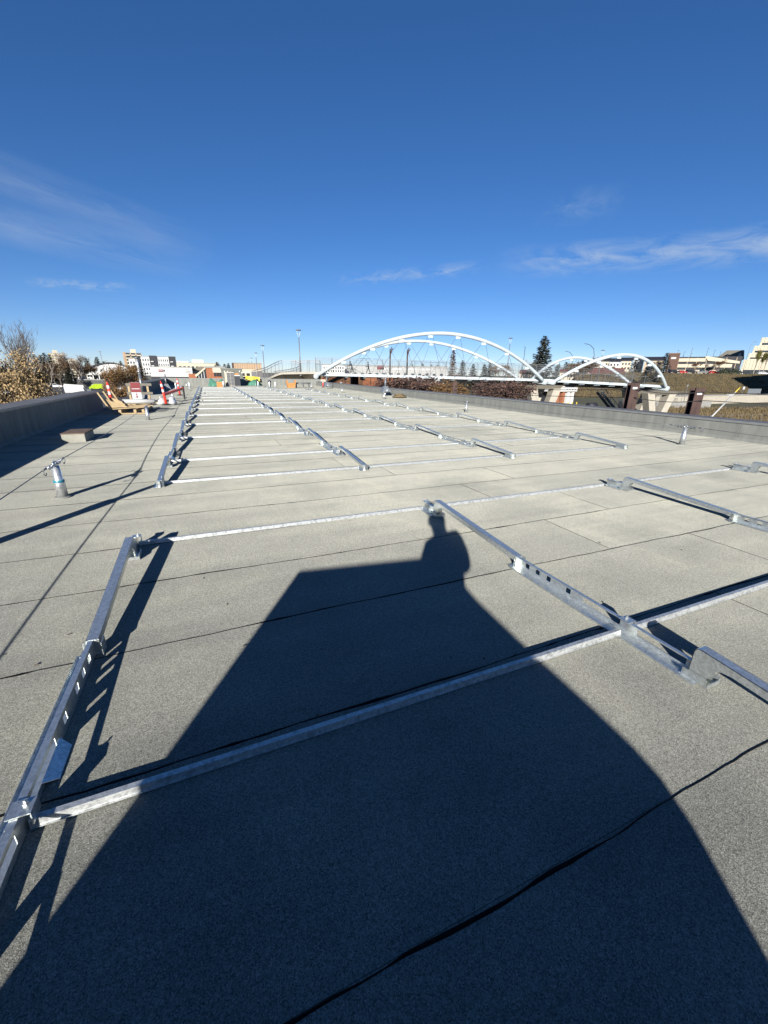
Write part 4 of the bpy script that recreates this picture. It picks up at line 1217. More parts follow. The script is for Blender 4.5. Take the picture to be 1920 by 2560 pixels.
o_, b_, f_ = walker(880, 3.0, -1, 'person in black leaning over a bicycle at the left of the bridge deck', 0.55)
def bicycle(b, f):
    t = thing('bicycle', 'dark bicycle ridden along the bridge deck at the left arch foot', 'bicycle', b)
    for s in (-.5, .55):
        m = MB(); ring(m, b + f * s + Vector((0, 0, .34)), .32, .022, nb_, 24, 6); w = m.build('wheel', 'rubber', t, True)
        m = MB()
        for k in range(8): m.tube(b + f * s + Vector((0, 0, .34)), b + f * s + Vector((0, 0, .34)) + (f * math.cos(k * .785) + Vector((0, 0, 1)) * math.sin(k * .785)) * .31, .004, n=3)
        m.build('spokes', 'rail_grey', w)
    P = lambda x, z: b + f * x + Vector((0, 0, z))
    m = MB()
    for a, c in (((-.5, .34), (0, .30)), ((0, .30), (-.15, .82)), ((-.13, .76), (.42, .78)), ((.42, .74), (0, .30)), ((-.5, .34), (-.14, .72)), ((.40, .95), (.55, .34))): m.tube(P(*a), P(*c), .02, n=6)
    m.build('frame', 'dark_steel', t); MB().tube(P(.38, 1.0) - nb_ * .28, P(.38, 1.0) + nb_ * .28, .015, n=6).build('handlebar', 'dark_steel', t); MB().obox(P(-.17, .86), f * .13, nb_ * .07, Vector((0, 0, .025))).build('saddle', 'rubber', t)
bicycle(b_ + f_ * .25 + nb_ * .35, f_)
walker(921, 3.6, -1, 'person in dark hooded coat walking right of the cyclist on the bridge', 0.18)
for x, lb in ((974, 'dark bent-top steel pole on the bridge, left of the pair'), (1016, 'dark bent-top steel pole on the bridge, right of the pair')):
    b = deck_point(x, BW + .4) - Vector((0, 0, 1.2)); t = thing('bent_pole', lb, 'pole', b, 'dark bent poles behind the bridge')
    MB().path([b, b + Vector((0, 0, 4.2)), b + Vector((.25, 0, 4.9)), b + Vector((.5, 0, 5.1))], [.13, .12, .11, .07], 8).build('shaft', 'rust_steel', t, True)
    MB().path([b + Vector((0, 0, 4.3)), b + Vector((-.05, 0, 4.8)), b + Vector((.3, 0, 5.35))], [.1, .08, .05], 6).build('hook', 'rust_steel', t, True)

# ================================================================== BUILDINGS
def facade_frame(pl_, pr_, zb, zt):
    a = Vector((pl_.x, pl_.y, zb)); b = Vector((pr_.x, pr_.y, zb)); u = b - a; W = u.length; u.normalize()
    nrm = Vector((u.y, -u.x, 0))
    if nrm.dot(a) > 0: nrm = -nrm
    return a, u, nrm, W
class Bld:
    """box building whose front runs between two photo columns; u metres along the front, z world height"""
    def __init__(s, name, label, pxl, dl, pxr, dr, ytop, zb, depth, wall, cat='building', roof='concrete_grey', group=None, zt=None):
        A, Bq = at(pxl, 930, dl), at(pxr, 930, dr)
        if cat in ('building', 'store', 'hall', 'tower', 'house', 'warehouse', 'office'):   # front square-on to the roof
            Bq = Bq * (A.xy.length / Bq.xy.length)
        s.zt = zt if zt is not None else at((pxl + pxr) / 2, ytop, (dl + dr) / 2).z; s.zb = zb
        s.a, s.u, s.n, s.W = facade_frame(A, Bq, zb, s.zt); s.dep = depth
        s.t = thing(name, label, cat, s.a, group)
        if wall: s.slab('wall', wall, 0, s.W, zb - .3, s.zt, 0, -depth)
        if roof: s.slab('roof', roof, -.15, s.W + .15, s.zt + .003, s.zt + .35, .15, -depth - .15)
    def P(s, u, n, z): v = s.a + s.u * u + s.n * n; return Vector((v.x, v.y, z))
    def slab(s, name, mt, u0, u1, z0, z1, n0, n1, parent=None):
        return MB().prism([s.P(u0, n0, z0), s.P(u1, n0, z0), s.P(u1, n0, z1), s.P(u0, n0, z1)], (0, 0, 0), s.n * (n1 - n0)).build(name, mt, parent or s.t)
    def windows(s, u0, u1, z0, z1, nu, nz, wf=.55, hf=.55, mt='glass_dark', frame=None, skip=0):
        r = random.Random(int(u0 * 10 + z0))
        for i in range(nu):
            for j in range(nz):
                cu = u0 + (u1 - u0) * (i + .5) / nu; cz = z0 + (z1 - z0) * (j + .5) / nz
                w = (u1 - u0) / nu * wf / 2; h = (z1 - z0) / nz * hf / 2
                if r.random() < skip: continue
                p = s.slab('window', mt, cu - w, cu + w, cz - h, cz + h, .05, -.02)
                if frame: s.slab('sill', frame, cu - w * 1.1, cu + w * 1.1, cz - h - .12, cz - h - .003, .12, .0, p)
# --- left skyline
b = Bld('apartment_block', 'cream hilltop apartment block behind the dark spruces on the left', 131, 420, 169, 420, 884, GZ, 14, 'cream')
b.slab('penthouse', 'cream', b.W * .3, b.W * .62, b.zt + .36, b.zt + 3.2, -2, -9); b.windows(0.5, b.W - .5, b.zt - 12, b.zt - 1, 6, 4, .6, .3)
b = Bld('apartment_block', 'small white block with dark windows left of the bare trees', 172, 390, 196, 390, 898, GZ, 12, 'cream'); b.windows(0.3, b.W - .3, b.zt - 7, b.zt - .8, 5, 2, .6, .5)
b = Bld('apartment_tower', 'beige high-rise with stacked dark balconies on the left skyline', 316, 385, 361, 400, 884, GZ, 16, 'beige')
b.slab('stair_shaft', 'tan_panel', -.2, b.W * .10, GZ, b.zt + .8, .25, -3); b.slab('penthouse', 'cream', b.W * .42, b.W * .72, b.zt + .36, b.zt + 3.6, -3, -9)
for k in range(9):
    z = b.zt - 2.2 - k * 2.85
    for u0, u1 in ((.14, .36), (.43, .66), (.73, .97)):
        bl = b.slab('balcony', 'cream', b.W * u0, b.W * u1, z - .15, z + .75, 1.3, .01); b.slab('recess', 'glass_dark', b.W * u0, b.W * u1, z + .9, z + 2.3, .06, -.02, bl)
b = Bld('apartment_building', 'six-storey white and charcoal apartment building on the left skyline', 358, 300, 443, 330, 894, GZ, 16, 'white_paint')
Wb = b.W; zt = b.zt
for u0, u1, dz in ((.24, .46, .9), (.80, 1.01, .6)): b.slab('charcoal_bay', 'charcoal', Wb * u0, Wb * u1, GZ, zt + dz, .6, .003)
b.slab('brick_base', 'grey_brickwork', 0, Wb, GZ, zt - 13.2, .4, .004)
for u0, u1, nu in ((.02, .23, 3), (.25, .45, 3), (.48, .79, 5), (.82, .99, 2)): b.windows(Wb * u0, Wb * u1, zt - 16.5, zt - .8, nu, 5, .45, .5)
for u0, u1 in ((.25, .45), (.82, .99)):
    for k in range(5): b.slab('balcony', 'white_paint', Wb * (u0 + .02), Wb * (u0 + .1), zt - 3.6 - k * 3.1, zt - 3.0 - k * 3.1, 1.4, .61)
b = Bld('apartment_wing', 'lower stepped white and charcoal wing left of the six-storey apartments', 327, 296, 357, 300, 898, GZ, 14, 'white_paint')
b.slab('charcoal_bay', 'charcoal', b.W * .55, b.W * .98, GZ, b.zt + .8, .4, .003); b.windows(.3, b.W * .52, b.zt - 10, b.zt - 1, 2, 3, .5, .5); b.windows(b.W * .58, b.W * .95, b.zt - 10, b.zt - 1, 2, 3, .5, .5)
b = Bld('store', 'long white store with a small red sign on the left', 376, 205, 481, 190, 918, GZ, 25, 'white_paint', 'store')
W0, z0 = b.W, b.zt
b.slab('dark_base', 'charcoal', 0, W0, GZ, z0 - 4.6, .25, .003); b.windows(.5, W0 - .5, GZ + .6, z0 - 5.2, 9, 1, .7, .7)
sg = b.slab('sign', 'sign_red', W0 * .19, W0 * .30, z0 - 2.3, z0 - 1.1, .3, .003)
for k in range(5): b.slab('sign_stroke', 'sign_white', W0 * (.20 + .019 * k), W0 * (.21 + .019 * k), z0 - 2.0, z0 - 1.4, .34, .301, sg)
for k, w in enumerate((.05, .08, .06)): b.slab('sign_line', 'charcoal', W0 * .84, W0 * (.88 + w), z0 - 1.2 - k * .7, z0 - 1.0 - k * .7, .12, .003)
b = Bld('civic_building', 'white complex with arched front behind the long store', 443, 340, 546, 340, 908, GZ, 30, 'cream')
W0, z0 = b.W, b.zt
b.slab('upper_block', 'white_paint', W0 * .38, W0 * .66, z0 + .36, z0 + 3.0, -3, -20); b.slab('upper_block', 'white_paint', W0 * .02, W0 * .3, z0 + .36, z0 + 1.6, -3, -20)
for k in range(9): b.slab('window', 'glass_dark', W0 * (.06 + .1 * k), W0 * (.12 + .1 * k), z0 - 4.5, z0 - 2.5, .06, -.02)
m = MB(); pa = []
for k in range(17): u = k / 16; pa.append(b.P(W0 * (.32 + .55 * u), 1.5, z0 - 5.2 + 2.6 * math.sin(math.pi * u)))
pa += [b.P(W0 * .87, 1.5, z0 - 5.8), b.P(W0 * .32, 1.5, z0 - 5.8)]
m.prism(pa, (0, 0, 0), b.n * -1.2).build('arched_canopy', 'lumber_grey', b.t)
b = Bld('arched_hall', 'white hall with a dark barrel-vaulted roof left of the apartments', 221, 235, 332, 245, 930, GZ, 30, None, 'hall', None)
W0 = b.W; zb0 = b.zt; pa = [b.P(0, 0, GZ), b.P(W0, 0, GZ)]; top_ = []
for k in range(21): u = 1 - k / 20; top_.append((W0 * u, zb0 + 4.9 * math.sin(math.pi * (.08 + .84 * u)) ** .9))
pa += [b.P(u, 0, z) for u, z in top_]
MB().prism(pa, (0, 0, 0), b.n * -28).build('wall', 'white_paint', b.t)
for k in range(20):
    (u0, z0), (u1, z1) = top_[k], top_[k + 1]
    MB().prism([b.P(u0, .9, z0 + .02), b.P(u1, .9, z1 + .02), b.P(u1, .9, z1 + .6), b.P(u0, .9, z0 + .6)], (0, 0, 0), b.n * -29).build('roof_panel', 'charcoal', b.t)
b.slab('canopy', 'white_paint', -1.5, W0 * .55, GZ + 4.6, GZ + 5.2, 5, .01)
for k in range(5): b.slab('canopy_post', 'white_paint', -1.2 + k * W0 * .13, -.7 + k * W0 * .13, GZ, GZ + 4.6, 4.8, 4.3)
for k in range(4): b.slab('doorway', 'glass_dark', W0 * (.06 + .12 * k), W0 * (.14 + .12 * k), GZ, GZ + 3.6, .06, -.02)
# orange brick station with a wedge roof
b = Bld('brick_station', 'orange brick building with a cream wedge roof beyond the roof end', 515, 88, 562, 86, 920, GZ, 9, 'brick')
W0, z0 = b.W, b.zt
b.slab('cream_band', 'cream', W0 * .36, W0 * 1.0, z0 - .95, z0 + .05, .25, .003)
for k in range(4): b.slab('window', 'glass_dark', W0 * (.40 + .14 * k), W0 * (.52 + .14 * k), z0 - 1.75, z0 - 1.05, .08, -.02)
MB().prism([b.P(-2.1, .3, z0 - 1.9), b.P(-.003, .3, z0 - .15), b.P(-.003, .3, z0 + .18), b.P(-2.3, .3, z0 - 1.55)], (0, 0, 0), b.n * -6).build('sloped_eave', 'cream', b.t)
MB().prism([b.P(-2.0, .05, GZ), b.P(-.004, .05, GZ), b.P(-.004, .05, z0 - .3), b.P(-2.0, .05, z0 - 1.85)], (0, 0, 0), b.n * -.1).build('glazed_gable', 'glass_dark', b.t)
for k in range(3): b.slab('mullion', 'white_paint', -1.6 + .55 * k, -1.5 + .55 * k, GZ, z0 - 1.5 + .4 * k, .1, .055)
b.slab('low_wing', 'brick', -3.6, -2.0, GZ, z0 - 1.25, .1, -5)
# grey-green stair tower at the end of the roof
b = Bld('stair_tower', 'grey-green stair tower tapering downwards behind the far cabinet', 552, 61, 606, 61, 922, GZ, 5, None, 'tower', None)
W0, z0 = b.W, b.zt
MB().prism([b.P(.75, 0, GZ), b.P(W0 + .25, 0, GZ), b.P(W0, 0, z0), b.P(0, 0, z0)], (0, 0, 0), b.n * -4.5).build('wall', 'wall_grey_green', b.t)
MB().prism([b.P(-.1, .1, z0 + .003), b.P(W0 + .1, .1, z0 + .003), b.P(W0 + .1, .1, z0 + .1), b.P(-.1, .1, z0 + .1)], (0, 0, 0), b.n * -4.7).build('coping', 'concrete_grey', b.t)
for u, dz in ((.15, .3), (.30, .35), (.85, .25), (.95, .45)): b.slab('wall_lamp', 'reflective', W0 * u, W0 * u + .14, z0 - dz - .2, z0 - dz, .12, .01)
b.slab('vent_slot', 'dark_steel', W0 * .52, W0 * .64, z0 - .42, z0 - .34, .04, .005)
# tan panelled building
b = Bld('panelled_building', 'tan panelled two-storey building right of the stair tower', 584, 138, 655, 132, 909, GZ, 14, 'cream')
W0, z0 = b.W, b.zt
for k in range(12): b.slab('facade_panel', 'tan_panel', W0 * (k / 12) + .04, W0 * ((k + 1) / 12) - .04, z0 - 1.75, z0 - .03, .18, .003)
b.slab('end_pier', 'rust_steel', -.35, .25, GZ, z0 + .2, .3, -4)
for k in range(5): b.slab('window', 'glass_dark', W0 * (.08 + .18 * k), W0 * (.2 + .18 * k), z0 - 4.0, z0 - 3.1, .06, -.02)
b.slab('low_wall', 'brick_dark', W0 * .82, W0 * 1.0, z0 - 4.2, z0 - 2.4, .5, .004)
b = Bld('pale_wall', 'low cream ramp wall left of the bridge ramp', 600, 68, 668, 62, 0, GZ, .4, 'cream', 'wall', 'concrete_grey', zt=0.45)
# white grid block and long white plant behind the bridge
b = Bld('office_block', 'white block with a grid of windows behind the bridge ramp', 806, 190, 862, 190, 913, GZ, 14, 'white_paint'); b.windows(.3, b.W - .3, b.zt - 3.4, b.zt - .4, 9, 2, .5, .6)
b = Bld('warehouse', 'long white warehouse behind the bridge deck with dark doors', 862, 210, 1118, 230, 917, GZ, 25, 'warehouse_wall', 'warehouse')
W0, z0 = b.W, b.zt
for k in range(14): b.slab('dock_door', 'glass_dark', W0 * (.02 + .07 * k), W0 * (.05 + .07 * k), GZ, z0 - 3.4, .06, -.02)
for k in range(4): b.slab('sign_line', 'car_silver', W0 * (.32 + .14 * k), W0 * (.42 + .14 * k), z0 - 1.6, z0 - 1.0, .08, .003)
b = Bld('red_banner', 'red banner on the far bridge railing', 945, 71, 960, 71.4, 0, 0, .05, None, 'banner', None, zt=2)
p_ = deck_point(952, BW - .6); 
bm_ = MB(); bm_.prism([p_ - ax * .55 + Vector((0, 0, .75)), p_ + ax * .55 + Vector((0, 0, .75)), p_ + ax * .55 + Vector((0, 0, 1.35)), p_ - ax * .55 + Vector((0, 0, 1.35))], (0, 0, 0), nb_ * .03)
bm_.build('cloth', 'sign_red', b.t)
# brown brick wall building beneath the bridge
b = Bld('brick_shed', 'low brown brick building with panel joints beneath the bridge deck', 815, 66, 1003, 76, 942, GZ, 6, 'brick_brown', 'shed')
W0, z0 = b.W, b.zt
for k in range(1, 9): b.slab('joint_pilaster', 'brick_dark', W0 * k / 9 - .06, W0 * k / 9 + .06, GZ, z0 - .1, .10, .003)
for k in range(9): b.slab('brick_panel', 'brick_brown' if k < 4 else 'brick', W0 * k / 9 + .1, W0 * (k + 1) / 9 - .1, GZ + .2, z0 - .25, .05, .003)
sg = b.slab('notice_board', 'sign_white', W0 * .90, W0 * .995, z0 - 1.5, z0 - .35, .2, .12)
for k in range(3): b.slab('notice_line', 'sign_red', W0 * .91, W0 * (.97 + .005 * k), z0 - .7 - .3 * k, z0 - .55 - .3 * k, .22, .201, sg)
b.slab('pale_plate', 'sign_white', W0 * .16, W0 * .185, z0 - 1.3, z0 - .9, .16, .055)
t = thing('brick_column', 'dark column against the brown brick shed under the bridge', 'column', at(886, 950, 63)); c = at(886, 950, 63)
MB().box(c.x - .5, c.x + .5, c.y - .5, c.y + .5, GZ, at(886, 941, 63).z).build('shaft', 'rust_steel', t); MB().box(c.x - .6, c.x + .6, c.y - .6, c.y + .6, GZ, GZ + .4).build('plinth', 'concrete', t)
# station under the second span
b = Bld('transit_shelter', 'cream platform shelter with brick piers under the second span', 1388, 100, 1468, 106, 969, GZ, 5, None, 'shelter', None)
W0, z0 = b.W, b.zt
b.slab('canopy', 'white_paint', -.4, W0 * .72, z0 - 1.0, z0, .5, -5)
for k in range(4): b.slab('port_hole', 'glass_dark', W0 * (.38 + .085 * k), W0 * (.40 + .085 * k), z0 - .65, z0 - .35, .55, .502)
for k, u in enumerate((.02, .17, .33, .48, .62)):
    b.slab('brick_pier', 'brick' if k in (1, 2) else 'white_paint', W0 * u, W0 * (u + .075), GZ, z0 - 1.003, 0, -.7)
    b.slab('stud', 'white_paint', W0 * (u + .10), W0 * (u + .12), GZ, z0 - 1.003, -1, -1.3)
b.slab('back_wall', 'charcoal', 0, W0 * .7, GZ, z0 - 1.003, -4, -4.3)
for k in range(5): b.slab('yellow_bollard', 'tarp_yellow', W0 * (.10 + .14 * k), W0 * (.115 + .14 * k), GZ, GZ + 1.2, 1.5, 1.3)
b.slab('platform', 'concrete', -1, W0, GZ, GZ + .35, 2.5, -5)
# steel stair
sa, sb = at(1497, 985, 78), at(1556, 1018, 75)
t = thing('steel_stair', 'dark steel stair flight descending under the second span', 'stairs', (sb.x, sb.y, GZ)); sa.z = -1.2; sb.z = GZ + .2
dd = (sb - sa); sd_ = Vector((-dd.y, dd.x, 0)).normalized()
for s in (-.9, .9): MB().bar(sa + sd_ * s, sb + sd_ * s, .1, .45).build('stringer', 'dark_steel', t); MB().bar(sa + sd_ * s + Vector((0, 0, 1.1)), sb + sd_ * s + Vector((0, 0, 1.1)), .08, .08).build('handrail', 'rail_grey', t)
for k in range(18):
    c = sa.lerp(sb, (k + .5) / 18); MB().obox(c + Vector((0, 0, .1)), Vector((dd.x, dd.y, 0)).normalized() * .16, sd_ * .85, Vector((0, 0, .03))).build('tread', 'rail_grey', t)
for k in range(6):
    c = sa.lerp(sb, k / 5)
    for s in (-.9, .9): MB().bar(c + sd_ * s, c + sd_ * s + Vector((0, 0, 1.1)), .05, .05).build('baluster', 'rail_grey', t)
c = at(1565, 1015, 95); t = thing('waste_container', 'black waste container at the foot of the steel stair', 'container', (c.x, c.y, GZ))
MB().box(c.x - 1.6, c.x + 1.6, c.y - .9, c.y + .9, GZ + .15, GZ + 2.1).build('bin', 'charcoal', t); MB().prism([(c.x - 1.7, c.y - 1.0, GZ + 2.103), (c.x + 1.7, c.y - 1.0, GZ + 2.103), (c.x + 1.7, c.y + 1.0, GZ + 2.4), (c.x - 1.7, c.y + 1.0, GZ + 2.4)], (0, 0, 0), (0, 0, .08)).build('lid', 'unit_dark', t)
for s in (-1, 1): MB().box(c.x + s * 1.2 - .1, c.x + s * 1.2 + .1, c.y - .95, c.y + .95, GZ, GZ + .148).build('skid', 'dark_steel', t)
c = at(1480, 1010, 92); t = thing('oil_tank', 'round black drum on the grass below the second span', 'drum', (c.x, c.y, GZ))
MB().tube((c.x - 1.0, c.y, GZ + 1.1), (c.x + 1.0, c.y, GZ + 1.1), .85, n=20).build('tank', 'charcoal', t, True)
for s in (-.6, .6): MB().box(c.x + s - .15, c.x + s + .15, c.y - .6, c.y + .6, GZ, GZ + .5).build('cradle', 'concrete', t)
# --- right plateau
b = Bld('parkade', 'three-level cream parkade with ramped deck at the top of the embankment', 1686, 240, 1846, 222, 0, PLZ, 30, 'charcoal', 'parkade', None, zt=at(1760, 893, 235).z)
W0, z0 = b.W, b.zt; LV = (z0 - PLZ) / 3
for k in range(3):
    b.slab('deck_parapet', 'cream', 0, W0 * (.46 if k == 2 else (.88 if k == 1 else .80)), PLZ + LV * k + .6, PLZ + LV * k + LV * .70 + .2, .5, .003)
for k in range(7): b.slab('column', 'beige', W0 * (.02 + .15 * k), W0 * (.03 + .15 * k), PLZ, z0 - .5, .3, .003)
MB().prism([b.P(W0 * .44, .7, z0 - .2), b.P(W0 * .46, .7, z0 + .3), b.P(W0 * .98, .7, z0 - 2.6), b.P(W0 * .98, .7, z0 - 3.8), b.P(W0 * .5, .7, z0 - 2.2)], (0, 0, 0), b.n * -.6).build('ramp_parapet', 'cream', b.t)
b = Bld('stair_tower', 'red-brown brick stair tower at the left end of the parkade', 1662, 232, 1690, 228, 884, PLZ - 2, 7, 'brick_dark', 'tower')
b.slab('wall_sign', 'sign_white', b.W * .28, b.W * .72, b.zt - 3.0, b.zt - 2.0, .1, .003)
b = Bld('shingled_hall', 'grey shingle-roofed hall with white gables behind the parkade', 1782, 296, 1846, 284, 0, PLZ, 20, 'cream', 'hall', None, zt=at(1820, 898, 288).z)
W0, z0 = b.W, b.zt; rz = at(1830, 877, 298).z
MB().add([b.P(-1, 1, z0), b.P(W0 + 1, 1, z0), b.P(W0 + 1, -21, z0), b.P(-1, -21, z0), b.P(W0 * .32, -9, rz), b.P(W0 * 1.0, -9, rz)], [(0, 1, 5, 4), (1, 2, 5), (2, 3, 4, 5), (3, 0, 4), (0, 3, 2, 1)]).build('hip_roof', 'shingle', b.t)
for u0, u1, zz in ((.34, .52, .55), (.70, 1.02, .75)):
    g = MB().prism([b.P(W0 * u0, 1.6, z0), b.P(W0 * u1, 1.6, z0), b.P(W0 * (u0 + u1) / 2, 1.6, z0 + (rz - z0) * zz)], (0, 0, 0), b.n * -7).build('gable', 'white_paint', b.t)
    for s0, s1 in ((u0, (u0 + u1) / 2), ((u0 + u1) / 2, u1)):
        za, zb_ = (z0, z0 + (rz - z0) * zz) if s0 == u0 else (z0 + (rz - z0) * zz, z0)
        MB().prism([b.P(W0 * s0, 2.2, za + .05), b.P(W0 * s1, 2.2, zb_ + .05), b.P(W0 * s1, 2.2, zb_ + .5), b.P(W0 * s0, 2.2, za + .5)], (0, 0, 0), b.n * -8).build('gable_roof', 'shingle', g)
# terraced office
for k, (xl, yt, yb) in enumerate(((1848, 899, 940), (1858, 885, 899), (1868, 869, 885), (1880, 846, 869))): pass
b = Bld('terraced_office', 'stepped cream office building with window bands at the right edge', 1846, 262, 1990, 238, 0, PLZ, 30, None, 'office', None, zt=at(1900, 846, 262).z)
W0 = b.W; zs = [PLZ, at(1870, 900, 262).z, at(1870, 884, 262).z, at(1880, 866, 262).z, at(1890, 846, 262).z]
for k, u0 in enumerate((1.0, 2.6, 4.0, 6.4)):
    z0, z1 = zs[k], zs[k + 1]; w = b.slab('storey', 'cream', u0, W0, z0 + .02, z1, -k * 2.5, -30)
    b.slab('window_band', 'glass_dark', u0 + 1.0, W0, z0 + .5, z0 + (z1 - z0) * .36, -k * 2.5 + .05, -k * 2.5 - .02, w)
    nm = int((W0 - u0) / 1.6)
    for q in range(nm): b.slab('precast_fin', 'cream', u0 + .3 + 1.6 * q, u0 + .55 + 1.6 * q, z0 + (z1 - z0) * .42, z1 + .05, -k * 2.5 + .18, -k * 2.5 + .004, w)
# row houses left of the parkade
HX = [(1452, 1478, 905, 250, 'white_paint', 'pale row house at the left end of the hillside terrace'), (1490, 1518, 899, 240, 'cream', 'row house with dark roof left of the arch crown'), (1520, 1546, 900, 238, 'white_paint', 'white row house behind the arch crown'),
      (1548, 1574, 898, 240, 'cream', 'cream row house right of the arch crown'), (1578, 1604, 896, 242, 'white_paint', 'white row house by the roadside spruces'), (1606, 1654, 897, 232, 'beige', 'tall beige house with deck near the arch\'s right end'), (1418, 1434, 912, 260, 'tarp_yellow', 'small yellowish house with dark gable in the second arch')]
for i, (a_, c_, y_, d_, mt_, lb) in enumerate(HX):
    b = Bld('row_house', lb, a_, d_, c_, d_, y_ + 5, PLZ - 1, 8, mt_, 'house', None, 'hillside houses')
    W0, z0 = b.W, b.zt
    rf = MB().prism([b.P(-.5, .6, z0), b.P(W0 + .5, .6, z0), b.P(W0 + .5, -4, z0 + 1.9), b.P(-.5, -4, z0 + 1.9)], (0, 0, .004), (0, 0, .25)).build('roof', 'charcoal' if i != 6 else 'shingle', b.t)
    b.windows(.3, W0 - .3, z0 - 5.2, z0 - .4, 3, 2, .5, .5)
for i, (a_, c_, yt, yb, d_, lb) in enumerate(((1400, 1470, 924, 931, 215, 'low red-roofed strip building left in the second arch'), (1475, 1560, 922, 934, 205, 'low red-roofed strip building right in the second arch'), (1300, 1345, 926, 934, 220, 'low red-roofed building behind the bridge railing'))):
    b = Bld('strip_building', lb, a_, d_, c_, d_, yb, GZ, 10, 'cream', 'building', None)
    W0, z0 = b.W, b.zt; zr = at(0, yt, d_).z if False else z0 + (yb - yt) * d_ / FPX
    MB().prism([b.P(-.5, .8, z0), b.P(W0 + .5, .8, z0), b.P(W0, -5, zr), b.P(0, -5, zr)], (0, 0, .004), (0, 0, .25)).build('roof', 'roof_red', b.t)
    b.windows(.5, W0 - .5, z0 - 3, z0 - .5, 8, 1, .6, .6)

# retaining wall, guard rail and road on the right
b = Bld('retaining_wall', 'long pale concrete retaining wall at the foot of the embankment', 1655, 112, 1990, 140, 0, GZ, .5, 'concrete', 'wall', 'concrete_grey', zt=-3.6)
b = Bld('retaining_wall', 'lower broken concrete wall in front of the long pale one', 1660, 98, 1800, 104, 0, GZ, .5, 'concrete_grey', 'wall', None, zt=-4.3)
c0, c1 = at(1675, 1000, 110), at(1727, 1003, 112); c0.z = c1.z = GZ + 2.4
t = thing('fence_panel', 'grey steel fence panel on the retaining wall by the pale lamp', 'fence', (c0.x, c0.y, -3.25))
for k in range(9):
    c = c0.lerp(c1, k / 8); MB().bar(Vector((c.x, c.y, -3.24)), Vector((c.x, c.y, -1.9)), .06, .06).build('post', 'rail_grey', t)
for z in (-3.1, -2.75, -2.4, -2.05): MB().bar(Vector((c0.x, c0.y, z)), Vector((c1.x, c1.y, z)), .05, .07).build('rail', 'rail_grey', t)
c0, c1 = at(1866, 990, 135), at(1898, 990, 137)
t = thing('billboard_frame', 'grey framed panel standing on the right slope in shade', 'panel', (c0.x, c0.y, -3.3))
for c in (c0, c1): MB().bar(Vector((c.x, c.y, -3.6)), Vector((c.x, c.y, -1.6)), .12, .12).build('leg', 'rail_grey', t)
MB().bar(Vector((c0.x, c0.y, -2.3)), Vector((c1.x, c1.y, -2.3)), .08, 1.5).build('panel', 'unit_grey', t)
t = thing('road_sign', 'small sign on a slim post left of the grey framed panel', 'sign', at(1851, 995, 132)); c = at(1851, 1000, 132)
MB().bar(Vector((c.x, c.y, -4)), Vector((c.x, c.y, -1.6)), .12, .12).build('post', 'rail_grey', t); MB().obox(Vector((c.x, c.y, -1.3)), ax * .35, nb_ * .03, Vector((0, 0, .45))).build('plate', 'sign_white', t)

# rusty H-piles with two guard wires and the slanted white boom
PILES = [(1745, 970, 16.5, 'rusty steel H-pile at the far right with a pale number plate'), (1585, 957, 17.6, 'rusty steel H-pile standing before the bridge\'s right pier'), (1138, 955, 34.0, 'slim rusty H-pile left of the bushes under the main span')]
pp_ = []
for x, y, d, lb in PILES:
    tp = at(x, y, d); t = thing('steel_pile', lb, 'steel pile', (tp.x, tp.y, GZ), 'rusty H-piles'); u = Vector((.45, .89, 0)).normalized(); v = Vector((u.y, -u.x, 0)); pp_.append(tp)
    fw, hh = .185, .17; c = Vector((tp.x, tp.y, (tp.z + GZ) / 2)); hz = (tp.z - GZ) / 2
    for s in (-1, 1): MB().obox(c + u * s * hh, v * fw, u * .012, Vector((0, 0, hz))).build('flange', 'rust_steel', t)
    MB().obox(c, u * (hh - .013), v * .01, Vector((0, 0, hz - .002))).build('web', 'rust_steel', t)
    if d < 30: MB().obox(Vector((tp.x, tp.y, tp.z - .22)) - u * (hh + .016), v * .10, u * .003, Vector((0, 0, .045))).build('number_plate', 'sign_white', t)
for z, lb in ((.36, 'upper black guard wire strung between the rusty piles'), (.02, 'lower black guard wire strung between the rusty piles')):
    m = MB(); a = pp_[0] + (pp_[0] - pp_[1]).normalized() * 14; P = [Vector((a.x, a.y, pp_[0].z - z)), pp_[0] - Vector((0, 0, z + .12)), pp_[1] - Vector((0, 0, z + .25)), pp_[2] - Vector((0, 0, z + .3)), Vector((15.5, 50, .1 - z))]
    pts = []
    for p, q in zip(P[:-1], P[1:]): pts += catenary(p - nb_ * .3, q - nb_ * .3, .12, 10)[:-1]
    pts.append(P[-1]); m.path(pts, .016, 5); tag(m.build('guard_wire', 'rubber'), lb, 'wire', 'guard wires')
p0, p1 = at(1777, 1044, 40), at(1838, 981, 40)
t = thing('slanted_boom', 'slanted pale pole with yellow tip rising beyond the far right parapet', 'boom', (p0.x, p0.y, GZ))
q0 = p0 + (p0 - p1) * 1.2; MB().tube(Vector(q0), p1, .10, .07, 10).build('pole', 'pvc', t, True); MB().tube(p1, p1 + (p1 - p0).normalized() * .7, .06, .05, 8).build('yellow_tip', 'tarp_yellow', t, True)
MB().obox(p1 - (p1 - p0).normalized() * .3 + Vector((-.5, 0, -.05)), Vector((.55, .1, 0)), Vector((0, .1, 0)), Vector((0, 0, .1))).build('lamp_arm', 'pvc', t)
MB().box(q0.x - .4, q0.x + .4, q0.y - .4, q0.y + .4, GZ, q0.z + .2 if q0.z > GZ else GZ + .5).build('base', 'concrete', t)

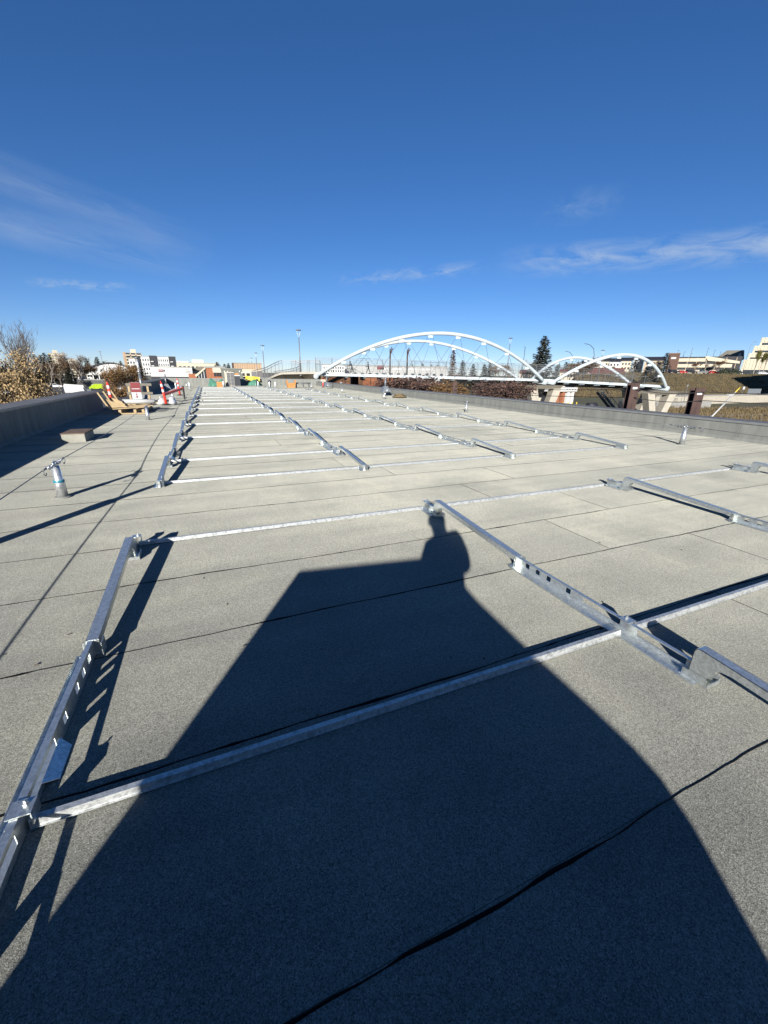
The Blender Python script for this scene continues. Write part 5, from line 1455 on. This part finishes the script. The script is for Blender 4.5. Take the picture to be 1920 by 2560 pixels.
# ================================================================== VEHICLES
def car_proto(kind):
    """built along +x, on z=0"""
    L, W, Hh = dict(sedan=(4.6, 1.8, 1.45), suv=(4.7, 1.9, 1.75), pickup=(5.6, 1.95, 1.85), van=(5.4, 2.0, 2.3))[kind]
    t = thing('parked_car', 'x', 'car', (0, 0, 0)); h = L / 2
    P = {'sedan': [(-h, .45), (-h, .85), (-h * .68, .95), (-h * .38, Hh), (h * .2, Hh), (h * .48, .95), (h * .92, .80), (h, .6), (h, .3), (-h, .3)],
         'suv': [(-h, .5), (-h * .98, 1.05), (-h * .86, Hh), (h * .18, Hh), (h * .45, 1.10), (h * .94, 1.0), (h, .7), (h, .35), (-h, .35)],
         'pickup': [(-h, .55), (-h, 1.12), (-h * .12, 1.12), (-h * .08, Hh), (h * .3, Hh), (h * .5, 1.2), (h * .95, 1.1), (h, .75), (h, .42), (-h, .42)],
         'van': [(-h, .4), (-h, Hh * .95), (-h * .94, Hh), (h * .5, Hh), (h * .76, 1.2), (h * .97, 1.0), (h, .6), (h, .35), (-h, .35)]}[kind]
    MB().prism([(x, -W / 2, z) for x, z in P], (0, 0, 0), (0, W, 0)).build('body', 'car_white', t)
    wx = {'sedan': (-.36, .19, .44), 'suv': (-.82, .17, .42), 'pickup': (-.06, .29, .47), 'van': (.05, .48, .72)}[kind]
    zb = {'sedan': .97, 'suv': 1.12, 'pickup': 1.24, 'van': 1.3}[kind]; zt = Hh - .09
    for s in (-1, 1):
        y = s * (W / 2 + .004)
        MB().prism([(wx[0] * h + (.0 if kind != 'sedan' else -.45), y, zb), (wx[2] * h - .06, y, zb), (wx[1] * h, y, zt), (wx[0] * h, y, zt)], (0, 0, 0), (0, -s * .01, 0)).build('side_window', 'glass_dark', t)
    MB().prism([(wx[2] * h + .03, -W * .44, zb + .01), (wx[2] * h + .03, W * .44, zb + .01), (wx[1] * h + .08, W * .40, zt), (wx[1] * h + .08, -W * .40, zt)], (0, 0, 0), (.02, 0, .012)).build('windscreen', 'glass_dark', t)
    for sx in (-.62, .64):
        for s in (-1, 1):
            w = MB().tube((sx * h, s * (W / 2 - .2), .34), (sx * h, s * (W / 2 + .02), .34), .34, n=14).build('wheel', 'rubber', t)
            MB().tube((sx * h, s * (W / 2 + .005), .34), (sx * h, s * (W / 2 + .03), .34), .2, n=10).build('rim', 'car_silver', w)
    for s in (-1, 1):
        MB().box(h - .03, h + .02, s * W * .38 - .18, s * W * .38 + .18, .66, .80).build('headlight', 'reflective', t)
        MB().box(-h - .015, -h + .02, s * W * .40 - .12, s * W * .40 + .12, .72, .92).build('tail_light', 'sign_red', t)
    return t
protos = {k: car_proto(k) for k in ('sedan', 'suv', 'pickup', 'van')}
note_children()
BODY = {}
def body_mesh(kind, colour):
    if (kind, colour) not in BODY:
        src = [o for o in TREE[protos[kind].name] if o.name.startswith('body')][0].data
        me = src.copy(); me.materials.clear(); me.materials.append(MATS[colour]); BODY[(kind, colour)] = me
    return BODY[(kind, colour)]
def put_car(kind, colour, loc, rz, label, group):
    c = copy_tree(protos[kind], loc=loc, rotz=rz, label=label); c['group'] = group
    for ch in bpy.data.objects:
        pass
    return c
CN = dict(car_white='white', car_black='black', car_grey='dark grey', car_silver='silver', car_red='red', car_blue='blue')
cr_ = random.Random(21)
def recolour(c, kind, colour):
    for ch in c.children:
        if ch.name.startswith('body'): ch.data = body_mesh(kind, colour)
CARS = []
LOT = [(100, 974, 'suv', 'car_grey', 'dark grey SUV at the left edge of the lot behind the tan tree'), (136, 970, 'pickup', 'car_white', 'white pickup in the lot right of the tan tree'), (152, 957, 'suv', 'car_black', 'black SUV behind the white pickup'), (126, 955, 'sedan', 'car_white', 'white sedan far back in the lot beyond the pickup'),
       (165, 964, 'sedan', 'car_black', 'black sedan beside the white panel trailer'), (170, 951, 'van', 'car_white', 'white van left of the long white coach'), (158, 949, 'sedan', 'car_silver', 'silver sedan behind the white pickup row'), (144, 949, 'suv', 'car_white', 'white SUV in the back row of the lot'), (205, 962, 'sedan', 'car_black', 'black sedan right of the panel trailer'),
       (118, 964, 'sedan', 'car_blue', 'blue sedan left of the white pickup'), (318, 962, 'suv', 'car_white', 'white SUV seen through the brown trees beyond the guard gap'), (322, 975, 'pickup', 'car_white', 'white pickup between the brown trunks at the parapet gap'), (300, 975, 'sedan', 'car_white', 'white sedan low between the brown trees left of the sign'),
       (378, 943, 'sedan', 'car_black', 'black car in front of the long white store, left'), (388, 942, 'suv', 'car_white', 'white car in front of the long white store, right'), (365, 944, 'sedan', 'car_silver', 'silver car left of the store cars'), (350, 947, 'suv', 'car_grey', 'grey SUV near the tall mast in the lot'), (290, 957, 'suv', 'car_black', 'black SUV behind the brown trees'),
       (60, 976, 'sedan', 'car_white', 'white sedan hidden behind the tan leaves'), (20, 984, 'suv', 'car_silver', 'silver SUV behind the tan leaves at the left edge'), (75, 990, 'pickup', 'car_red', 'red pickup glimpsed through the tan leaves')]
for x, y, k, c, lb in LOT:
    p = ground_at(x, y, GZ + .04)
    if p.length > 400: continue
    CARS.append((put_car(k, c, p, cr_.choice((0, .1, 3.1, -.1)) + .3, lb, 'cars in the left parking lot'), k, c))
TOPS = [(1684, 'suv', 'car_black', 'black SUV at the brow of the embankment, leftmost'), (1703, 'sedan', 'car_red', 'red sedan beside the leftmost black SUV on the brow'), (1727, 'suv', 'car_black', 'black SUV before the middle of the parkade'), (1752, 'pickup', 'car_grey', 'dark grey pickup under the parkade ramp'), (1782, 'sedan', 'car_red', 'dark red sedan right on the brow by the shaded hedge'),
        (1806, 'suv', 'car_grey', 'grey SUV behind the dark hedge'), (1845, 'suv', 'car_black', 'black SUV below the terraced office'), (1905, 'sedan', 'car_silver', 'silver sedan under the yellow poplars')]
for x, k, c, lb in TOPS:
    p = at(x, 932, 194); p.z = PLZ + .05
    pn = Vector((p.x, p.y, 0)).normalized() * 4; CARS.append((put_car(k, c, p + pn, 1.1 + cr_.uniform(-.06, .06) - 1.55, lb, 'cars parked on the embankment brow'), k, c))
bpy.context.view_layer.update()
for c, k, col_ in CARS: recolour(c, k, col_)
for o in protos.values():
    for ch in list(TREE.get(o.name, [])):
        for g2 in TREE.get(ch.name, []): bpy.data.objects.remove(g2)
        bpy.data.objects.remove(ch)
    bpy.data.objects.remove(o)

# long white coach, lime truck, white panel trailer
def coach():
    A = ground_at(194, 956, GZ + .04); Bq = ground_at(259, 957, GZ + .04); u = (Bq - A); L = min(u.length, 15.0); u.normalize(); v = Vector((-u.y, u.x, 0)); c = (A + Bq) / 2
    A = c - u * L / 2
    t = thing('coach', 'long white coach with dark windows across the back of the lot', 'bus', (A.x, A.y, GZ + .04))
    P = lambda x, y, z: A + u * x + v * y + Vector((0, 0, z))
    MB().prism([P(0, 0, .4), P(L, 0, .4), P(L, 0, 3.2), P(.5, 0, 3.2), P(0, 0, 2.6)], (0, 0, 0), v * 2.5).build('body', 'car_white', t)
    for x0, x1 in ((.6, 2.2), (3.2, 4.6), (6.6, 8.2), (8.7, 10.3), (10.8, 12.4), (13, 14.4)): MB().prism([P(x0, -.02, 1.7), P(x1, -.02, 1.7), P(x1, -.02, 2.6), P(x0, -.02, 2.6)], (0, 0, 0), v * .015).build('window', 'glass_dark', t)
    MB().prism([P(5.2, -.02, .6), P(6.2, -.02, .6), P(6.2, -.02, 2.6), P(5.2, -.02, 2.6)], (0, 0, 0), v * .015).build('door', 'car_silver', t)
    for x in (2.5, 11.5):
        for y in (-.02, 2.3): MB().tube(P(x, y, .45), P(x, y + .24, .45), .45, n=14).build('wheel', 'rubber', t)
coach()
def box_truck(px, py, label, mt, L=4.2, Hh=2.4, yaw=.25):
    A = ground_at(px, py, GZ + .04); u = Vector((math.cos(yaw), math.sin(yaw), 0)); v = Vector((-u.y, u.x, 0))
    t = thing('work_truck', label, 'truck', A); P = lambda x, y, z: A + u * x + v * y + Vector((0, 0, z))
    MB().prism([P(-L / 2, -1, .5), P(L * .12, -1, .5), P(L * .12, -1, Hh), P(-L / 2, -1, Hh)], (0, 0, 0), v * 2).build('box', mt, t)
    MB().prism([P(L * .13, -.95, .5), P(L / 2, -.95, .5), P(L / 2, -.95, 1.15), P(L * .38, -.95, 1.25), P(L * .28, -.95, 1.95), P(L * .13, -.95, 1.95)], (0, 0, 0), v * 1.9).build('cab', mt, t)
    MB().prism([P(L * .16, -.96, 1.25), P(L * .34, -.96, 1.25), P(L * .27, -.96, 1.85), P(L * .16, -.96, 1.85)], (0, 0, 0), v * .012).build('window', 'glass_dark', t)
    MB().prism([P(-L * .3, -1.02, .8), P(-L * .05, -1.02, .8), P(-L * .05, -1.02, 1.5), P(-L * .3, -1.02, 1.5)], (0, 0, 0), v * .015).build('side_door', 'unit_dark', t)
    MB().obox(P(L * .2, 0, 2.02), u * .2, v * .6, Vector((0, 0, .06))).build('light_bar', 'reflective', t)
    for x in (-L * .3, L * .32):
        for y in (-1.03, .83): MB().tube(P(x, y, .38), P(x, y + .22, .38), .38, n=12).build('wheel', 'rubber', t)
box_truck(241, 975, 'lime-yellow work truck parked just beyond the left parapet', 'lime', 4.4, 2.3, 3.4)
A = ground_at(192, 987, GZ + .04)
t = thing('panel_trailer', 'stack of tilted white panels on a trailer beyond the left parapet', 'trailer', A)
u = Vector((.97, .24, 0)); v = Vector((-.24, .97, 0))
for k in range(3): MB().prism([A + u * (-2.8 + .3 * k) + v * k * .4 + Vector((0, 0, .7 + .9 * (k % 2))), A + u * (2.3 + .2 * k) + v * k * .4 + Vector((0, 0, .6 + .8 * (k % 2))), A + u * (1.9 + .2 * k) + v * k * .4 + Vector((0, 0, 2.3 + .6 * (k % 2))), A + u * (-2.9 + .2 * k) + v * k * .4 + Vector((0, 0, 2.9 + .4 * (k % 2)))], (0, 0, 0), v * .06).build('panel', 'white_paint', t)
MB().obox(A + Vector((0, 0, .5)), u * 2.7, v * 1.0, Vector((0, 0, .12))).build('bed', 'car_grey', t)
for x in (-1.2, .2):
    for y in (-1.05, .85): MB().tube(A + u * x + v * y + Vector((0, 0, .36)), A + u * x + v * (y + .2) + Vector((0, 0, .36)), .36, n=12).build('wheel', 'rubber', t)
MB().obox(A + u * 3.4 + v * .4 + Vector((0, 0, .95)), u * .55, v * .8, Vector((0, 0, .75))).build('cab_unit', 'car_grey', t)
# low dark wall at the back of the lot
b = Bld('lot_wall', 'long grey noise wall behind the lime truck', 186, 190, 262, 180, 0, GZ, .4, 'grey_brickwork', 'wall', 'concrete_grey', zt=-3.0)

# ================================================================== TREES
def branch_tubes(segs, n=5):
    m = MB()
    for p, q, r0, r1 in segs: m.tube(p, q, r0, r1, n, False)
    return m
def grow(r, p, d, L, rad, depth, maxd, segs, tips, spread=.6, up=.15):
    q = p + d * L * .5 + Vector((r.uniform(-.06, .06), r.uniform(-.06, .06), 0)) * L; e = q + (d + Vector((r.uniform(-.15, .15), r.uniform(-.15, .15), up * .5))).normalized() * L * .5
    segs.append((p, q, rad, rad * .86)); segs.append((q, e, rad * .86, rad * .7))
    if depth >= maxd: tips.append((e, (e - q).normalized(), L)); return
    if depth >= maxd - 1: tips.append((q, (q - p).normalized(), L))
    for k in range(r.choice((2, 3, 3)) if depth else 4):
        a = r.uniform(0, 6.28); nd = (d + Vector((math.cos(a), math.sin(a), r.uniform(-.2, .5))) * spread + Vector((0, 0, up))).normalized()
        grow(r, q.lerp(e, r.uniform(.1, 1)), nd, L * r.uniform(.58, .82), rad * r.uniform(.45, .62), depth + 1, maxd, segs, tips, spread, up)
def leaves(tips, n, size, seed, cloud=.35, flat=1.0):
    g = np.random.default_rng(seed); T = np.array([tuple(t[0]) for t in tips]); Ls = np.array([t[2] for t in tips])
    idx = g.integers(0, len(T), n); C_ = T[idx] + g.normal(0, 1, (n, 3)) * (Ls[idx] * cloud)[:, None]
    A = g.normal(0, 1, (n, 3)); A /= np.linalg.norm(A, axis=1)[:, None]; B_ = g.normal(0, 1, (n, 3)); B_ -= A * (A * B_).sum(1)[:, None]; B_ /= np.linalg.norm(B_, axis=1)[:, None]
    s = (size * g.uniform(.6, 1.35, n))[:, None]
    return np.stack([C_ - A * s, C_ + B_ * s * .55, C_ + A * s, C_ - B_ * s * .55], 1)
def decid(name, label, h, seed, leafmat, nleaf, lsize, maxd=4, bark='bark', spread=.6, up=.15, trunk=.25, cloud=.35, group=None, cat='tree', twigs=0, r0=None):
    r = random.Random(seed); t = thing(name, label, cat, (0, 0, 0), group)
    segs = []; tips = []
    grow(r, Vector((0, 0, -.1)), Vector((r.uniform(-.05, .05), r.uniform(-.05, .05), 1)), h * trunk, r0 or h * .022, 0, maxd, segs, tips, spread, up)
    top = max(q.z for p, q, a, b_ in segs); k = h / top if top > 0 else 1
    segs = [(p * k, q * k, a, b_) for p, q, a, b_ in segs]; tips = [(p * k, d, L * k) for p, d, L in tips]
    branch_tubes([s for s in segs if s[2] >= h * .006], 6).build('trunk', bark, t, True, False)
    mm = branch_tubes([s for s in segs if s[2] < h * .006], 4)
    g = random.Random(seed + 1)
    for q in range(twigs):
        e, d, L = g.choice(tips); dd_ = (d + Vector((g.uniform(-1, 1), g.uniform(-1, 1), g.uniform(-.3, 1)))).normalized(); mm.tube(e - dd_ * L * .1, e + dd_ * L * g.uniform(.3, .9), h * .0016, h * .0006, 3, False)
    if mm.f: mm.build('branches', bark, t, False, False)
    if nleaf: o = link('crown', quads_mesh('crown', leaves(tips, nleaf, lsize, seed, cloud), leafmat), t)
    return t
def conifer(name, label, h, rad, seed, mt, n_whorl, per, group=None, lsize=.09):
    r = random.Random(seed); g = np.random.default_rng(seed); t = thing(name, label, 'tree', (0, 0, 0), group)
    MB().path([(0, 0, -.1), (0, 0, h * .5), (0, 0, h * .985)], [h * .018, h * .010, .01], 7).build('trunk', 'bark', t, True, False)
    Q = []; bm2 = MB()
    for w in range(n_whorl):
        f = w / n_whorl; z = h * (.06 + .93 * f); R0 = rad * (1 - f) ** .85 * r.uniform(.75, 1.15) + h * .012
        nb3 = max(4, int(9 * (1 - f * .5))); ph = r.uniform(0, 6.28)
        for b3 in range(nb3):
            a = ph + 6.283 * b3 / nb3 + r.uniform(-.25, .25); L = R0 * r.uniform(.7, 1.15); droop = -.28 + .45 * f
            d = Vector((math.cos(a), math.sin(a), 0)); e = Vector((0, 0, z)) + d * L + Vector((0, 0, droop * L + .10 * L))
            bm2.tube((0, 0, z), e, h * .0025, h * .001, 3, False)
            k = max(4, int(per * (L / rad) + 3))
            tt = g.uniform(.12, 1.03, k)
            for q in tt:
                c = Vector((0, 0, z)).lerp(e, q) + Vector((0, 0, -.06 * L * math.sin(q * 3.1)))
                wd = L * .20 * (1.15 - q) + lsize * .4
                side = Vector((-d.y, d.x, 0)); c = c + side * g.uniform(-wd, wd) + Vector((0, 0, g.uniform(-.05, .03) * h * .3))
                dir_ = (d * g.uniform(.5, 1) + side * g.uniform(-.9, .9) + Vector((0, 0, g.uniform(-.35, .25)))).normalized(); nrm = dir_.cross(Vector((g.uniform(-.5, .5), g.uniform(-.5, .5), 1))).normalized()
                s = h * lsize * .5 * g.uniform(.6, 1.25)
                Q.append([c - dir_ * s * .7, c + nrm * s * .32, c + dir_ * s, c - nrm * s * .32])
    bm2.build('branches', 'bark', t, False, False)
    link('crown', quads_mesh('crown', [[tuple(v) for v in q] for q in Q], mt), t)
    return t

def place(o, p, rz=0, s=1.0): o.location = p; o.rotation_euler = (0, 0, rz); o.scale = (s, s, s) if not isinstance(s, tuple) else s
def gz(px, d, z=GZ): p = at(px, 930, d); return Vector((p.x, p.y, z))
# near tan tree(s) beyond the left parapet
o = decid('maple_tree', 'tan-leaved tree filling the left edge beyond the parapet', 8.9, 4, 'leaf_tan', 15000, .075, 6, 'bark', .66, .08, .22, .50, twigs=2500); place(o, gz(-6, 24), .4, (.80, .80, .97))
o = decid('maple_tree', 'second tan-leaved tree just right of the leftmost one', 8.0, 8, 'leaf_tan', 12000, .075, 6, 'bark', .66, .08, .22, .50, twigs=2000); place(o, gz(50, 27), 2.0, (.68, .68, .95))
o = decid('maple_tree', 'low tan-leaved tree beside the parapet at the left edge', 7.2, 31, 'leaf_tan', 11000, .07, 6, 'bark', .66, .06, .22, .50, twigs=2000); place(o, gz(22, 21.5), 1.0, (.70, .70, .95))
o = decid('bare_tree', 'tall bare tree rising above the tan leaves on the left', 12.6, 14, 'leaf_brown', 0, .1, 5, 'bark', .42, .26, .26, .3, twigs=350); place(o, gz(60, 46), .3, (.72, .72, .99))
o = decid('bare_tree', 'bare tree at the far left edge above the tan leaves', 11.5, 15, 'leaf_brown', 0, .1, 5, 'bark', .42, .26, .26, .3, twigs=300); place(o, gz(12, 40), 1.3, (.75, .75, .97))
o = decid('bare_tree', 'pale forked bare tree right of the tan leaves', 10.2, 17, 'leaf_brown', 0, .1, 4, 'bark_pale', .34, .3, .34, .3, twigs=60, r0=.2); place(o, gz(103, 62), .8, 1.08)
# prototypes for the middle distance
P_con = [conifer('spruce_tree', 'x', 14, 3.4, 40 + k, m_, 24, 26, lsize=.095) for k, m_ in ((0, 'needles'), (1, 'needles'), (2, 'needles_blue'))]
P_dec = [decid('brown_tree', 'x', 11, 60 + k, m_, nl, .17, 5, 'bark', .6, .15, .22, .45, twigs=500) for k, (m_, nl) in enumerate((('leaf_brown', 2600), ('leaf_brown', 1700), ('leaf_orange', 3000), ('leaf_plum', 5200)))]
P_bare = [decid('bare_tree', 'x', 12, 80 + k, 'leaf_brown', 500, .12, 6, 'bark_pale', .45, .2, .24, .35, twigs=1100) for k in range(2)]
note_children()
used = set()
def inst(src, px, d, ytop, label, hproto, zb=GZ, group=None, sx=1.0):
    p = gz(px, d, zb); hh = (at(px, ytop, d).z - zb) / hproto
    o = src if src.name not in used else copy_tree(src); used.add(src.name)
    place(o, p, (px * 1.7) % 6.28, (hh * sx, hh * sx, hh)); o['label'] = label
    if group: o['group'] = group
    return o
G1 = 'trees on the left skyline'
for px, d, yt, k, lb, sx in ((96, 210, 884, 0, 'dark spruce right of the pale forked tree', 1.3), (110, 230, 886, 1, 'dark spruce second from the pale forked tree', 1.2), (120, 215, 880, 0, 'pointed dark spruce left of the cream hilltop block', 1.2), (133, 225, 884, 1, 'dark spruce hiding the cream block\'s left corner', 1.2), (166, 210, 886, 0, 'dark spruce before the cream block\'s right side', 1.4), (172, 190, 905, 1, 'shaded dark spruce below the cream block', 1.5),
                             (222, 260, 893, 0, 'dark spruce left of the barrel-roofed hall', 1.2), (248, 270, 891, 1, 'twin-topped dark spruce above the barrel roof', 1.3), (264, 300, 902, 0, 'round dark spruce over the barrel roof', 1.6), (352, 180, 905, 1, 'dark spruce at the foot of the charcoal wing', 1.4), (340, 200, 910, 0, 'dark green tree left of the charcoal wing', 1.6), (306, 330, 901, 1, 'small spruce left of the beige high-rise', 1.2),
                             (545, 180, 903, 0, 'dark spruce behind the orange brick station, left', 1.3), (563, 185, 908, 1, 'dark spruce behind the orange brick station, middle', 1.2), (573, 190, 906, 0, 'dark spruce behind the orange brick station, right', 1.1)):
    inst(P_con[k], px, d, yt, lb, 14, GZ, G1, sx)
for px, d, yt, k, lb, sx in ((148, 180, 898, 0, 'brown leafless thicket left of the white coach', 1.5), (130, 170, 912, 1, 'low brown tree behind the black SUV', 1.6), (196, 210, 903, 1, 'brown tree before the small white block', 1.4), (214, 215, 910, 0, 'brown tree at the left end of the barrel roof', 1.5), (236, 225, 915, 1, 'brown tree over the barrel roof\'s shoulder', 1.4),
                             (287, 62, 922, 2, 'orange-brown tree behind the red and white delineator', 1.0), (318, 80, 912, 2, 'orange-brown tree left of the galvanized mast', 1.0), (302, 48, 962, 2, 'low brown shrub tree in the parapet gap', 1.3), (330, 90, 935, 1, 'thin brown tree right of the sign', 1.0)):
    inst(P_dec[k], px, d, yt, lb, 11, GZ, G1, sx)
for px, d, yt, k, lb in ((203, 200, 888, 0, 'pale bare tree crown left of the barrel roof'), (190, 230, 893, 1, 'pale bare tree behind the brown thicket'), (158, 190, 880, 0, 'thin bare tree over the cream hilltop block')): inst(P_bare[k], px, d, yt, lb, 12, GZ, G1)
# behind the bridge and on the right
o = conifer('spruce_tree', 'large blue-grey spruce rising behind the joint of the two arches', 19.0, 5.6, 3, 'needles_blue', 32, 60, 'trees behind the bridge', .075); p = gz(1351, 120); place(o, p, .5, (at(1351, 838, 120).z - GZ) / 19.0)
G2 = 'trees behind the bridge'
o = conifer('spruce_tree', 'rusty brown dying spruce behind the main arch\'s right half', 14.0, 2.5, 51, 'needles_brown', 26, 18, G2, .075); place(o, gz(1131, 150), 0, (at(1131, 872, 150).z - GZ) / 14.0)
for px, d, yt, k, lb, sx in ((1030, 230, 910, 0, 'dark spruce behind the main arch, left one', 1.2), (1056, 235, 908, 1, 'dark spruce right of the bent poles', 1.2), (1078, 225, 910, 0, 'dark spruce left of the rusty spruce', 1.2), (1094, 240, 911, 1, 'dark spruce close left of the rusty spruce', 1.1), (1155, 200, 899, 0, 'dark spruce right of the rusty spruce', 1.1), (1182, 215, 908, 1, 'dark spruce second right of the rusty spruce', 1.2), (1210, 220, 907, 0, 'dark spruce at the main arch\'s right haunch', 1.2), (1224, 210, 905, 1, 'small spruce before the forked lamp', 1.3),
                             (1393, 220, 905, 0, 'dark spruce left in the second arch', 1.3), (1413, 225, 903, 1, 'pointed spruce beside the yellowish house', 1.2), (1585, 205, 889, 2, 'spruce under the second arch\'s crown', 1.3), (1640, 165, 900, 2, 'large dark spruce inside the second arch\'s right end', 1.5), (1615, 160, 918, 0, 'dark spruce low in the second arch', 1.6), (1658, 215, 880, 2, 'spruce left of the brick stair tower', 1.3)):
    inst(P_con[k], px, d, yt, lb, 14, GZ if px < 1500 else (PLZ - 4), G2, sx)
for px, d, yt, k, lb, sx in ((1040, 50, 943, 3, 'plum-brown bushy tree under the main span, left', 1.9), (1080, 51, 946, 3, 'plum-brown bushy tree under the main span, middle', 1.6), (1215, 50, 952, 3, 'plum-brown bushy tree under the main span, right', 1.6), (1262, 49, 955, 3, 'dark plum bush left of the V pier', 1.5), (1100, 47, 955, 2, 'orange-brown shrub between the plum bush and the spruce', 1.4),
                             (1440, 215, 905, 1, 'brown tree in the second arch', 1.6), (1462, 210, 900, 0, 'brown tree left of the forked lamp in the second arch', 1.5), (1505, 210, 912, 1, 'brown tree in front of the row houses', 1.6), (1735, 222, 905, 1, 'bare reddish tree before the parkade, left', 1.3), (1790, 222, 900, 1, 'bare reddish tree before the parkade, right', 1.4), (1252, 190, 912, 2, 'yellowish tree behind the forked lamp', 1.2)):
    inst(P_dec[k], px, d, yt, lb, 11, GZ if px < 1600 else PLZ, G2, sx)
for px, d, yt, k, lb in ((1480, 230, 893, 0, 'pale bare tree behind the second arch'), (1320, 210, 898, 1, 'pale bare tree left of the big spruce'), (1760, 224, 905, 1, 'pale bare tree before the parkade ramp')): inst(P_bare[k], px, d, yt, lb, 12, GZ if px < 1600 else PLZ, G2)
for px, d, yt, lb, sx in ((1112, 49, 948, 'spruce under the main span beside the rusty pile', 1.5), (1296, 50, 957, 'spruce right of the plum bushes by the V pier', 1.3), (1345, 92, 955, 'dark spruce between the V pier legs', 1.6)): inst(P_con[2], px, d, yt, lb, 14, GZ, G2, sx)
for k, (px, yt, d, lb) in enumerate(((1884, 878, 198, 'yellow-green poplar left of the terraced office'), (1897, 884, 200, 'yellow poplar second from the left'), (1908, 882, 196, 'yellow-green poplar at the right edge'), (1932, 880, 198, 'yellow poplar beyond the right edge'))):
    o = decid('poplar_tree', lb, 11, 90 + k, 'leaf_yellow', 3200, .20, 5, 'bark_pale', .22, .5, .2, .45, 'yellow poplars'); place(o, gz(px, d, PLZ), k, ((at(px, yt, d).z - PLZ) / 11 * .75, (at(px, yt, d).z - PLZ) / 11 * .75, (at(px, yt, d).z - PLZ) / 11))
# hedge on the brow (shaded)
g = np.random.default_rng(2)
hp = [at(1800 + 45 * q, 930, 192) for q in g.uniform(0, 1, 900)]
V_ = []
for p in hp:
    c = np.array([p.x, p.y, PLZ + g.uniform(.1, 1.7)]) + g.normal(0, .4, 3); a = g.normal(0, .22, 3); b2 = g.normal(0, .22, 3); V_.append([c - a, c + b2, c + a, c - b2])
c = at(1822, 930, 192); t = thing('hedge', 'dark hedge on the embankment brow left of the poplars', 'hedge', (0, 0, 0)); link('foliage', quads_mesh('foliage', V_, 'needles'), t); hs = [at(1803 + 8 * k, 930, 192) for k in range(6)]
for q in hs: MB().tube((q.x, q.y, PLZ), (q.x, q.y, PLZ + 1.2), .06, n=5).build('stem', 'bark', t)

# dry grass: brow and foot of the embankment, and the rough ground beyond the right parapet
g = np.random.default_rng(5); V_ = []
def tuft(p, h):
    for q in range(5):
        a = g.uniform(0, 6.28); w = h * .10; d_ = np.array([math.cos(a), math.sin(a), 0]); base = p + g.normal(0, h * .25, 3) * np.array([1, 1, 0]); lean = g.normal(0, h * .3, 3) * np.array([1, 1, 0])
        V_.append([base - d_ * w, base + d_ * w, base + lean + np.array([0, 0, h])])
for k in range(5200):
    u = g.uniform(0, 1); v = g.uniform(0, 1)
    b2 = lerp_list(bots, u); t2 = lerp_list(tops, u); p = Vector((b2.x, b2.y, GZ)).lerp(t2, v); z = GZ + (t2.z - GZ) * v ** 1.15
    tuft(np.array([p.x, p.y, z - .1]), g.uniform(.4, .9))
for k in range(2600):
    px = g.uniform(1660, 1960); d = g.uniform(58, 98); p = gz(px, d); tuft(np.array([p.x, p.y, GZ]), g.uniform(.5, 1.3))
for k in range(1200):
    px = g.uniform(1140, 1300); d = g.uniform(60, 100); p = gz(px, d); tuft(np.array([p.x, p.y, GZ]), g.uniform(.3, .8))
tag(stuff(link('dry_grass', quads_mesh('dry_grass', V_, 'dry_grass', True))), 'tall straw-brown grass on the embankment and rough ground', 'grass')
# chain-link posts in the rough grass
c0, c1 = gz(1780, 62), gz(1990, 66); t = thing('wire_fence', 'thin wire fence in the brown grass at lower right', 'fence', c0)
for k in range(9):
    c = c0.lerp(c1, k / 8); MB().tube((c.x, c.y, GZ), (c.x, c.y, GZ + 2.0), .035, n=6).build('post', 'rail_grey', t)
for z in (.3, 1.1, 1.95): MB().tube((c0.x, c0.y, GZ + z), (c1.x, c1.y, GZ + z), .018, n=4).build('wire', 'rail_grey', t)
for k, (px, py, lb) in enumerate(((1698, 1025, 'white barrier block in the rough ground, left one'), (1706, 1025, 'white barrier block in the rough ground, right one'))):
    p = ground_at(px, py, GZ); t = thing('barrier_block', lb, 'barrier', p, 'white barrier blocks'); MB().prism([(p.x - .3, p.y, GZ), (p.x + .3, p.y, GZ), (p.x + .16, p.y, GZ + .9), (p.x - .16, p.y, GZ + .9)], (0, 0, 0), (0, 1.2, 0)).build('block', 'white_paint', t)
    MB().box(p.x - .05, p.x + .05, p.y + .3, p.y + .9, GZ + .903, GZ + 1.0).build('lifting_bar', 'rail_grey', t)
# unseen block added at right to shade the end of the embankment
sc_ = at(1836, 945, 183); L_ = 95.0; k_ = Vector((sc_.x - SD.x * L_, sc_.y - SD.y * L_, 0)); zt_ = 2.0 + L_ * math.tan(R_(SUN_EL))
t = thing('shade_block', 'block added outside the right edge for its shadow, seen only as shade on the embankment', 'building', (k_.x, k_.y, GZ))
MB().box(k_.x, k_.x + 60, k_.y - 20, k_.y, GZ, zt_).build('wall', 'beige', t); MB().box(k_.x - .2, k_.x + 60.2, k_.y - 20.2, k_.y + .2, zt_ + .003, zt_ + .6).build('roof', 'concrete_grey', t)
for k in range(7):
    for q in range(12): MB().box(k_.x + 1 + 4.9 * q, k_.x + 4.2 + 4.9 * q, k_.y, k_.y + .06, GZ + 2 + 4.4 * k, GZ + 4.6 + 4.4 * k).build('window', 'glass_dark', t)
